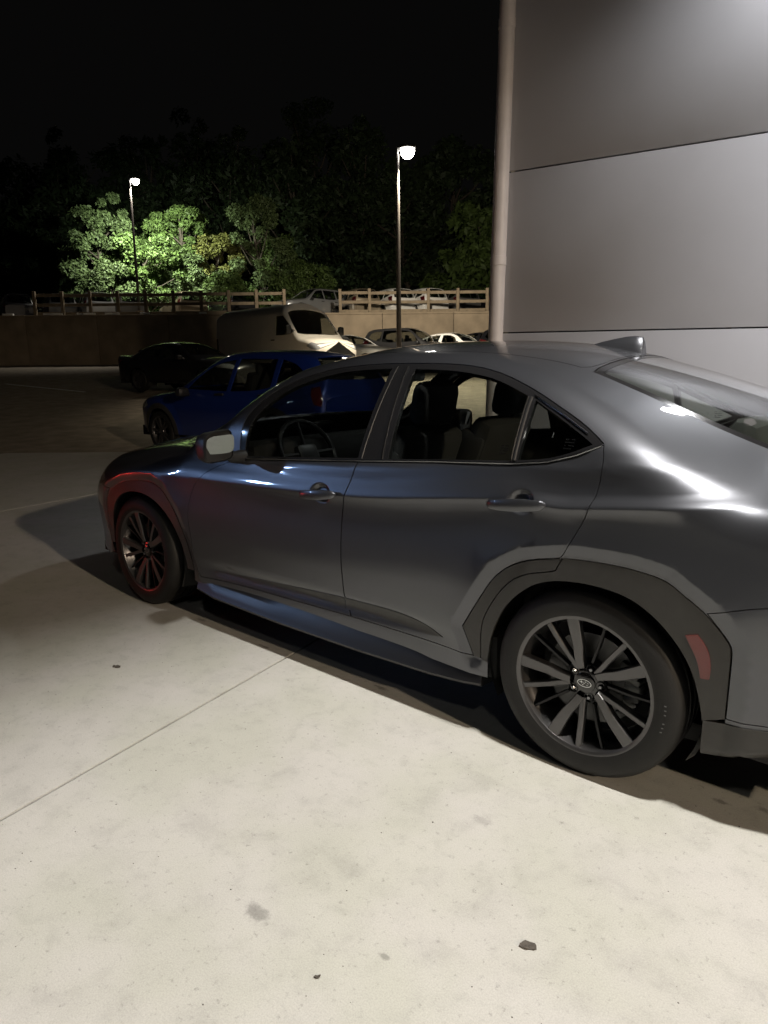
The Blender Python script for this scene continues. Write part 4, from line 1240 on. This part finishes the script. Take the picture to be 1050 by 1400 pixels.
lamp_post('lamp_post', (BLUEPOLE[0] + .3, BLUEPOLE[1], -.1), (BLUEPOLE[0] + .3, BLUEPOLE[1], BLUEPOLE[2] + .15), 'short cold white lamp post off to the left', 'lamp post', face=PI, lens='lensblue')
fl_ = empty('added_flood', (FLOOD[0], FLOOD[1], FLOOD[2] + .06), 0, 'added square flood lamp, out of view, brightening the wall behind the car', 'lamp')
mb = MB(); mb.box((0, 0, .06), (.34, .30, .10), None, .02); mb.tube([(0, 0, .10), (-.3, 2.0, .16), (-.6, 4.0, .10)], .035, 10); mb.build('housing', M['lamphead'], fl_)
mb = MB(); mb.box((0, 0, .012), (.22, .18, .012)); mb.build('lens', M['lit'], fl_)
# made-up barrier, out of view, carrying red light to mirror in the front wing
rs = empty('added_strip_barrier', (REDSTRIP[0], REDSTRIP[1], 0), math.atan2(.9 - REDSTRIP[1], 2.75 - REDSTRIP[0]), 'added barrier with a glowing red strip, out of view to the left', 'barrier')
M['redlit'] = emit_mat('red_light_strip', (1, .05, .04), 14)
mb = MB(); mb.box((-.10, 0, .16), (.16, 1.3, .32), None, .02); mb.build('barrier', M['lamphead'], rs)
mb = MB(); mb.box((-.01, 0, .19), (.03, 1.05, .09), None, .012); mb.build('light_strip', M['redlit'], rs)

# ------------------------------------------------------------------ retaining wall, fence, white blocks
def wall_pt(px, z, dd=0.0):
    return at(px, WALL_D + dd, z)
rw = empty('retaining_wall', at(525, WALL_D), HEAD_R, 'long tan concrete retaining wall below the fenced upper lot', 'retaining wall')
gz = float(G(WALL_D)) - .4
for i in range(-11, 11):
    mb = MB(); w = 3.6
    mb.box((i * w + 1.8, -.10, (gz + UPPER) / 2 - float(G(WALL_D))), (w - .02, .22, UPPER - gz), None, .015); mb.build('wall_block', M['retain'], rw)
    mb = MB(); mb.box((i * w + 1.8, -.10, UPPER + .05 - float(G(WALL_D))), (w - .015, .30, .10), None, .015); mb.build('coping', M['retain'], rw)
for px, w in ((8, 1.2), (33, .9), (92, 1.6), (127, .4), (140, 1.0), (170, 1.2), (213, .8), (289, .6), (341, .7)):
    s_ = (px - 525) / 936.05 * WALL_D
    mb = MB(); mb.box((s_, -.02, UPPER + .15 - float(G(WALL_D))), (w * .6, .14, .10), None, .012); mb.build('white_block', M['marker'], rw)  # small white blocks set on the coping
def fence(name, px0, px1, n, label, h=1.25, dd=.45):
    a = wall_pt(px0, UPPER + .0, dd); b = wall_pt(px1, UPPER, dd)
    L = math.hypot(b[0] - a[0], b[1] - a[1])
    r = empty(name, a, HEAD_R, label, 'fence')
    for i in range(n + 1):
        mb = MB(); j = random.uniform(-.03, .03)
        mb.box((L * i / n, 0, h / 2), (.15, .15, h + .12 + j), Matrix.Rotation(random.uniform(-.015, .015), 3, 'Y'), .015); mb.build('post', M['wood'], r)
    for z in (.22, .66, 1.12):
        for i in range(n):
            mb = MB()
            mb.box((L * (i + .5) / n, .10 + .003 * (i % 2), z + random.uniform(-.015, .015)), (L / n + .03, .045, .15), Matrix.Rotation(random.uniform(-.008, .008), 3, 'Y'), .008); mb.build('rail', M['wood'], r)
fence('rail_fence', 468, 668, 5, 'three rail timber fence in front of the white cars on the upper lot')
fence('rail_fence', 52, 392, 9, 'dark three rail timber fence left of the white van, below the trees')

# ------------------------------------------------------------------ vehicles in the lot
P_white = mat('white_car_paint', (.72, .71, .68), .3, 0, .8, var=.03, scale=20); P_white['paint'] = 1
P_silver = paint('silver_paint', (.42, .43, .44), .7, .35)
P_blue = paint('blue_paint', (.009, .030, .20), .35, .32)
P_black = paint('black_paint', (.010, .010, .012), .3, .3)
P_char = paint('charcoal_paint', (.045, .045, .047), .6, .35)
P_tan = paint('tan_paint', (.34, .28, .20), .5, .4)
P_van = mat('van_white_paint', (.70, .66, .60), .45, 0, .4, var=.04, scale=6); P_van['paint'] = 1
P_grey = paint('mid_grey_paint', (.16, .155, .15), .6, .38)

hat = make_simple('hatch', 'parked_hatchback', 'blue hatchback parked just beyond the bonnet of the grey saloon', 'car', None, P_blue, .035)
hx = at(283, 11.9)
hat.location = (hx[0] - 2.66 * math.cos(.05) - .0, hx[1] - 2.66 * math.sin(.05), .02); hat.rotation_euler = (0, 0, .05)

RH = math.atan2(RGT[1] * .80 - FWD[1] * .60, RGT[0] * .80 - FWD[0] * .60)      # nose to the right and towards the viewer
LH = math.atan2(-RGT[1] * .85 - FWD[1] * .5, -RGT[0] * .85 - FWD[0] * .5)
def put(o, px, d, rz, z=None):
    p = at(px, d, z); o.location = p; o.rotation_euler = (0, 0, rz)
van = make_simple('van', 'parked_van', 'white high roofed van with dark side facing right in the lot', 'van', None, P_van, .06)
sal = make_simple('saloon', 'parked_saloon', 'black saloon standing in the dark left of the white van', 'car', 'saloons parked in the lower lot', P_black, .05)
suv = make_simple('suv', 'parked_suv', 'charcoal suv below the retaining wall, left of the near lamp post', 'car', 'suvs parked in the lower lot', P_char, .05)
put(sal, 222, 22.0, RH + .15)
put(van, 356, 27.6, RH - .16); van.scale = (1.08,) * 3
put(suv, 533, 31.0, RH + .10)
G1 = 'cars parked below the retaining wall'
suv['group'] = G1
o = copy_thing(sal, at(447, 29.0), RH + .05, 'white saloon with its bonnet beside the nose of the van', G1, P_white)
o = copy_thing(sal, at(590, 31.5), RH + .05, 'white saloon right of the charcoal suv, half hidden by the roof', G1, P_white)
o = copy_thing(sal, at(640, 33.0), RH + .05, 'dark saloon behind the bonnet of the white one, near the column', G1, P_black)
o = copy_thing(suv, at(690, 31.0), RH, 'black suv cut off by the round building column', G1, P_black)
G2 = 'cars on the upper lot behind the fence'
o = copy_thing(suv, at(452, 40.5, UPPER), LH + .25, 'silver suv side on behind the end post of the fence', G2, P_silver)
UH = math.atan2(RGT[1] * -.45 + FWD[1] * .9, RGT[0] * -.45 + FWD[0] * .9)
for k, (px, d, pm_, lb) in enumerate(((497, 40.0, P_tan, 'tan suv behind the fence, nearest the silver one'), (545, 40.0, P_white, 'white suv behind the fence, left of the near lamp post'), (588, 40.0, P_white, 'white suv behind the fence, right of the near lamp post'), (632, 40.5, P_grey, 'grey suv behind the fence, second from the column'), (676, 41.0, P_black, 'black suv behind the fence, at the column'))):
    copy_thing(suv, at(px, d, UPPER), UH, lb, G2, pm_)
for px, d, pm_, lb in ((30, 41, P_black, 'black suv at the far left end behind the dark fence'), (88, 41, P_char, 'charcoal suv behind the dark fence, left of the far lamp post'), (138, 40.5, P_silver, 'silver suv in the gloom behind the dark fence'), (182, 41, P_grey, 'grey suv at the foot of the far lamp post'), (262, 40.5, P_tan, 'tan suv behind the dark fence, right of the far lamp post'), (330, 41, P_black, 'black suv behind the dark fence, left of the van roof')):
    copy_thing(suv, at(px, d, UPPER), UH + .1, lb, G2, pm_)
# stall lines on the dark lot
for k, (px, d) in enumerate(((60, 23.5), (330, 27.0), (420, 23.0))):
    a = at(px, d); mb = MB()
    f2 = Vector((math.cos(RH), math.sin(RH), 0)); g2 = Vector((-f2.y, f2.x, 0)) * .05
    Vv = []
    for t in np.linspace(-2.6, 2.6, 9):
        for q in (-1, 1):
            p = Vector((a[0], a[1], 0)) + f2 * t + g2 * q
            dd = float((np.array([p.x, p.y, 0]) - CAM) @ FWD); Vv.append((p.x, p.y, float(G(dd)) - .028))
    mb.add(Vv, [(2 * i, 2 * i + 1, 2 * i + 3, 2 * i + 2) for i in range(8)])
    o = mb.build('stall_line', M['marker']); tag(o, kind='structure')
# ------------------------------------------------------------------ trees
def leaf_mat(name, col):
    m = mat(name, col, .6, spec=.3, var=.6, scale=2.2)
    return m
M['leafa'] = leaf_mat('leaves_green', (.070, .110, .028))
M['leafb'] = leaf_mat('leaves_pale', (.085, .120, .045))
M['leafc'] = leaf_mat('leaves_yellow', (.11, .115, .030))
M['leafd'] = leaf_mat('leaves_unlit', (.028, .044, .018))  # leaf colour lowered to put night shade into the unlit crowns
M['bark'] = mat('bark', (.075, .06, .045), .9, var=.3, scale=8, bump=.5, bscale=25)
def crown_mesh(clumps, n, size, seed):
    rg = np.random.default_rng(seed)
    vol = np.array([c[3] ** 2 for c in clumps]); vol = vol / vol.sum()
    idx = rg.choice(len(clumps), n, p=vol)
    C_ = np.array([c[:3] for c in clumps])[idx]; R_ = np.array([c[3] for c in clumps])[idx]
    d = rg.normal(size=(n, 3)); d /= np.linalg.norm(d, axis=1)[:, None]
    rad = R_ * (.30 + .75 * rg.random(n) ** .6 + .35 * rg.random(n) ** 6)
    P = C_ + d * rad[:, None] * np.array([1, 1, .82])
    # each leaf spray: a bent pair of quads
    nrm = d * .5 + rg.normal(size=(n, 3)) * .55 + np.array([0, 0, .5]); nrm /= np.linalg.norm(nrm, axis=1)[:, None]
    t = np.cross(nrm, rg.normal(size=(n, 3))); t /= np.linalg.norm(t, axis=1)[:, None]
    b = np.cross(nrm, t)
    L = size * (.55 + .9 * rg.random(n)); W = L * (.30 + .25 * rg.random(n))
    v0 = P - t * L[:, None] * .5
    v1 = P + b * W[:, None] * .5 - nrm * (L * .06)[:, None]
    v2 = P + t * L[:, None] * .5 - nrm * (L * .22)[:, None]
    v3 = P - b * W[:, None] * .5 - nrm * (L * .06)[:, None]
    V = np.stack([v0, v1, v2, v3], 1).reshape(-1, 3)
    F = np.arange(n * 4).reshape(-1, 4)
    return V, F
def mesh_np(name, V, F, mt):
    me = bpy.data.meshes.new(name)
    me.vertices.add(len(V)); me.vertices.foreach_set('co', V.astype(np.float32).ravel())
    k = F.shape[1]
    me.loops.add(F.size); me.loops.foreach_set('vertex_index', F.astype(np.int32).ravel())
    me.polygons.add(len(F)); me.polygons.foreach_set('loop_start', np.arange(0, F.size, k, dtype=np.int32))
    me.update(calc_edges=True); me.materials.append(mt)
    return me
def make_tree(base, h, w, label, mt, n, size, seed, group, low=.18, ncl=46, lean=0.0):
    rg = random.Random(seed)
    r = empty('tree', base, rg.uniform(0, 6), label, 'tree', group)
    tr = MB(); pts = [(0, 0, -.2)]
    x = y = 0
    for i in range(1, 7):
        x += rg.uniform(-.03, .03) * h + lean * .1; y += rg.uniform(-.03, .03) * h
        pts.append((x, y, h * .85 * i / 6))
    r0 = .018 * h + .04
    tr.tube(pts, [r0 * (1.15 - .95 * i / 6) for i in range(7)], 9)
    clumps = []
    for k in range(ncl):
        u = (k + .5) / ncl
        zz = h * (low + (1 - low) * u ** .9)
        prof = math.sin(PI * min(1, .18 + .78 * u)) ** .7
        a = k * 2.4 + rg.uniform(-.5, .5); rr = w * .5 * prof * rg.uniform(.22, 1.28)
        j = min(6, max(1, int(zz / (h * .85) * 6)))
        c = (pts[j][0] + rr * math.cos(a), pts[j][1] + rr * math.sin(a), zz + rg.uniform(-.10, .09) * h)
        R_ = w * rg.uniform(.05, .165) * (.7 + .5 * prof)
        clumps.append((*c, R_))
        if k % 2 == 0:
            q = pts[max(1, j - 1)]
            mid = ((q[0] + c[0]) / 2, (q[1] + c[1]) / 2, (q[2] + c[2]) / 2 - .02 * h)
            tr.tube([q, mid, c], [r0 * .35, r0 * .22, r0 * .07], 6, cap=False)
    tr.build('trunk', M['bark'], r)
    V, F = crown_mesh(clumps, n, size, seed)
    link(bpy.data.objects.new('crown', mesh_np('crown', V, F, mt)), r)
    return r
GT = 'trees behind the upper lot'
def up(px, d): return at(px, d, UPPER + max(0, d - 60) * .12)
lit = [(150, 47, 7.9, 4.6, 'leafb', 9000, .46, 'pale leafy tree lit from the side, left of the far lamp post', 3),
       (200, 45, 5.2, 4.6, 'leafa', 8000, .42, 'low bright green bushy tree right behind the far lamp post', 4),
       (245, 48, 7.7, 5.2, 'leafa', 11000, .46, 'brightest green broad tree, just right of the far lamp post', 5),
       (295, 48, 6.2, 3.8, 'leafc', 7000, .42, 'yellowish green tree between the brightest tree and the tall slim one', 6),
       (362, 49, 7.9, 4.6, 'leafb', 7000, .42, 'tall slim grey green tree above the white van', 7),
       (320, 45, 3.0, 4.0, 'leafa', 5000, .38, 'low green bush at the fence, above the van body', 8),
       (165, 44.5, 3.6, 4.4, 'leafb', 5000, .38, 'low pale bush at the foot of the side lit tree', 9),
       (270, 46, 4.4, 4.4, 'leafb', 6000, .42, 'low pale bush between the brightest tree and the yellowish one', 13),
       (392, 50, 5.6, 4.4, 'leafa', 6000, .42, 'dim green tree between the tall slim one and the silver suv', 14),
       (425, 46, 3.6, 4.6, 'leafa', 5000, .38, 'low dim bush above the silver suv', 10)]
for px, d, h, w, mt, n, sz, lb, sd in lit:
    make_tree(up(px, d), h, w * .92, lb, M[mt], int(n * 2.6), sz * .52, sd, GT, low=.10 if h < 5 else .16)
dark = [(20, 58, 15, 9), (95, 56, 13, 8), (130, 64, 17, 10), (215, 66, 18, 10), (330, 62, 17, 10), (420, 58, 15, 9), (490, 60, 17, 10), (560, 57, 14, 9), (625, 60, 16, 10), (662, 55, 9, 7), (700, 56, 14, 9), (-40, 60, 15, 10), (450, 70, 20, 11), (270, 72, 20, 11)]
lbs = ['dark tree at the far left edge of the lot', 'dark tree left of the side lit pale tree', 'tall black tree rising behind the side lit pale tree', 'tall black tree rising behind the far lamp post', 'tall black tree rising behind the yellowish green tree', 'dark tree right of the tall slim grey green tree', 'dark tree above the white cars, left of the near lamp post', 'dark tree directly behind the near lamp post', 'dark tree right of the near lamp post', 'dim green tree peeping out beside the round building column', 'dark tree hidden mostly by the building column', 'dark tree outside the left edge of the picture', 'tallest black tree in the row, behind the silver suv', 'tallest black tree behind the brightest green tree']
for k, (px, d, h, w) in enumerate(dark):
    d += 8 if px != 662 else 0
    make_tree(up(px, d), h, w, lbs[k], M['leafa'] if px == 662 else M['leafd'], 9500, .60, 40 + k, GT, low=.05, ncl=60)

# ------------------------------------------------------------------ small things on the concrete
M['leafdry'] = mat('dry_leaf', (.075, .065, .055), .8, var=.3, scale=80)
M['stain'] = mat('oil_stain', (.20, .195, .17), .8, var=.35, scale=60)
def scrap(x, y, L, W, rz, label, name, cat, seed, z=.002, curl=.006):
    rg = random.Random(seed); n = 14
    V = [(0, 0, curl * .2)]; F = []
    for i in range(n):
        a = 2 * PI * i / n; q = rg.uniform(.75, 1.1)
        V.append((L * .5 * math.cos(a) * q, W * .5 * math.sin(a) * q, curl * rg.uniform(0, 1)))
    for i in range(n): F.append((0, 1 + i, 1 + (i + 1) % n))
    b = [(v[0], v[1], v[2] - .0015) for v in V]
    mb = MB(); mb.add(V, F); mb.add(b, [f[::-1] for f in F])
    mb.add(V[1:] + b[1:], [(i, (i + 1) % n, n + (i + 1) % n, n + i) for i in range(n)])
    o = mb.build(name, M['leafdry']); o.location = (x, y, z); o.rotation_euler = (0, 0, rz)
    tag(o, label, cat)
scrap(-.22, 1.62, .045, .026, .5, 'dark curled dry leaf lying alone on the bright concrete', 'dry_leaf', 'leaf', 1)
scrap(.10, 2.00, .016, .009, 1.0, 'tiny dark crumb on the concrete near the bottom edge', 'dirt_crumb', 'crumb', 2, curl=.004)
scrap(2.0, 1.45, .045, .028, .3, 'dark scrap on the dim concrete left of the joint', 'leaf_scrap', 'leaf', 3)

# fine grit lying on the apron
rg = np.random.default_rng(5); mb = MB()
for i in range(420):
    u_, v_ = rg.uniform(-1.6, 3.6), rg.uniform(.75, 2.9)
    q = U * (u_ + .3) + V2 * v_; r_g = float(rg.uniform(.0008, .0024)) * (1.8 if i % 23 == 0 else 1)
    a0 = rg.uniform(0, 6)
    P = [(q[0] + r_g * math.cos(a0 + k * 1.57) * rg.uniform(.7, 1.5), q[1] + r_g * math.sin(a0 + k * 1.57) * rg.uniform(.7, 1.3), .0003) for k in range(4)] + [(q[0], q[1], r_g * .9)]
    mb.add(P, [(0, 1, 4), (1, 2, 4), (2, 3, 4), (3, 0, 4)])
o = mb.build('grit', M['leafdry']); tag(o, 'fine dark grit scattered over the bright concrete apron', 'grit', kind='stuff')
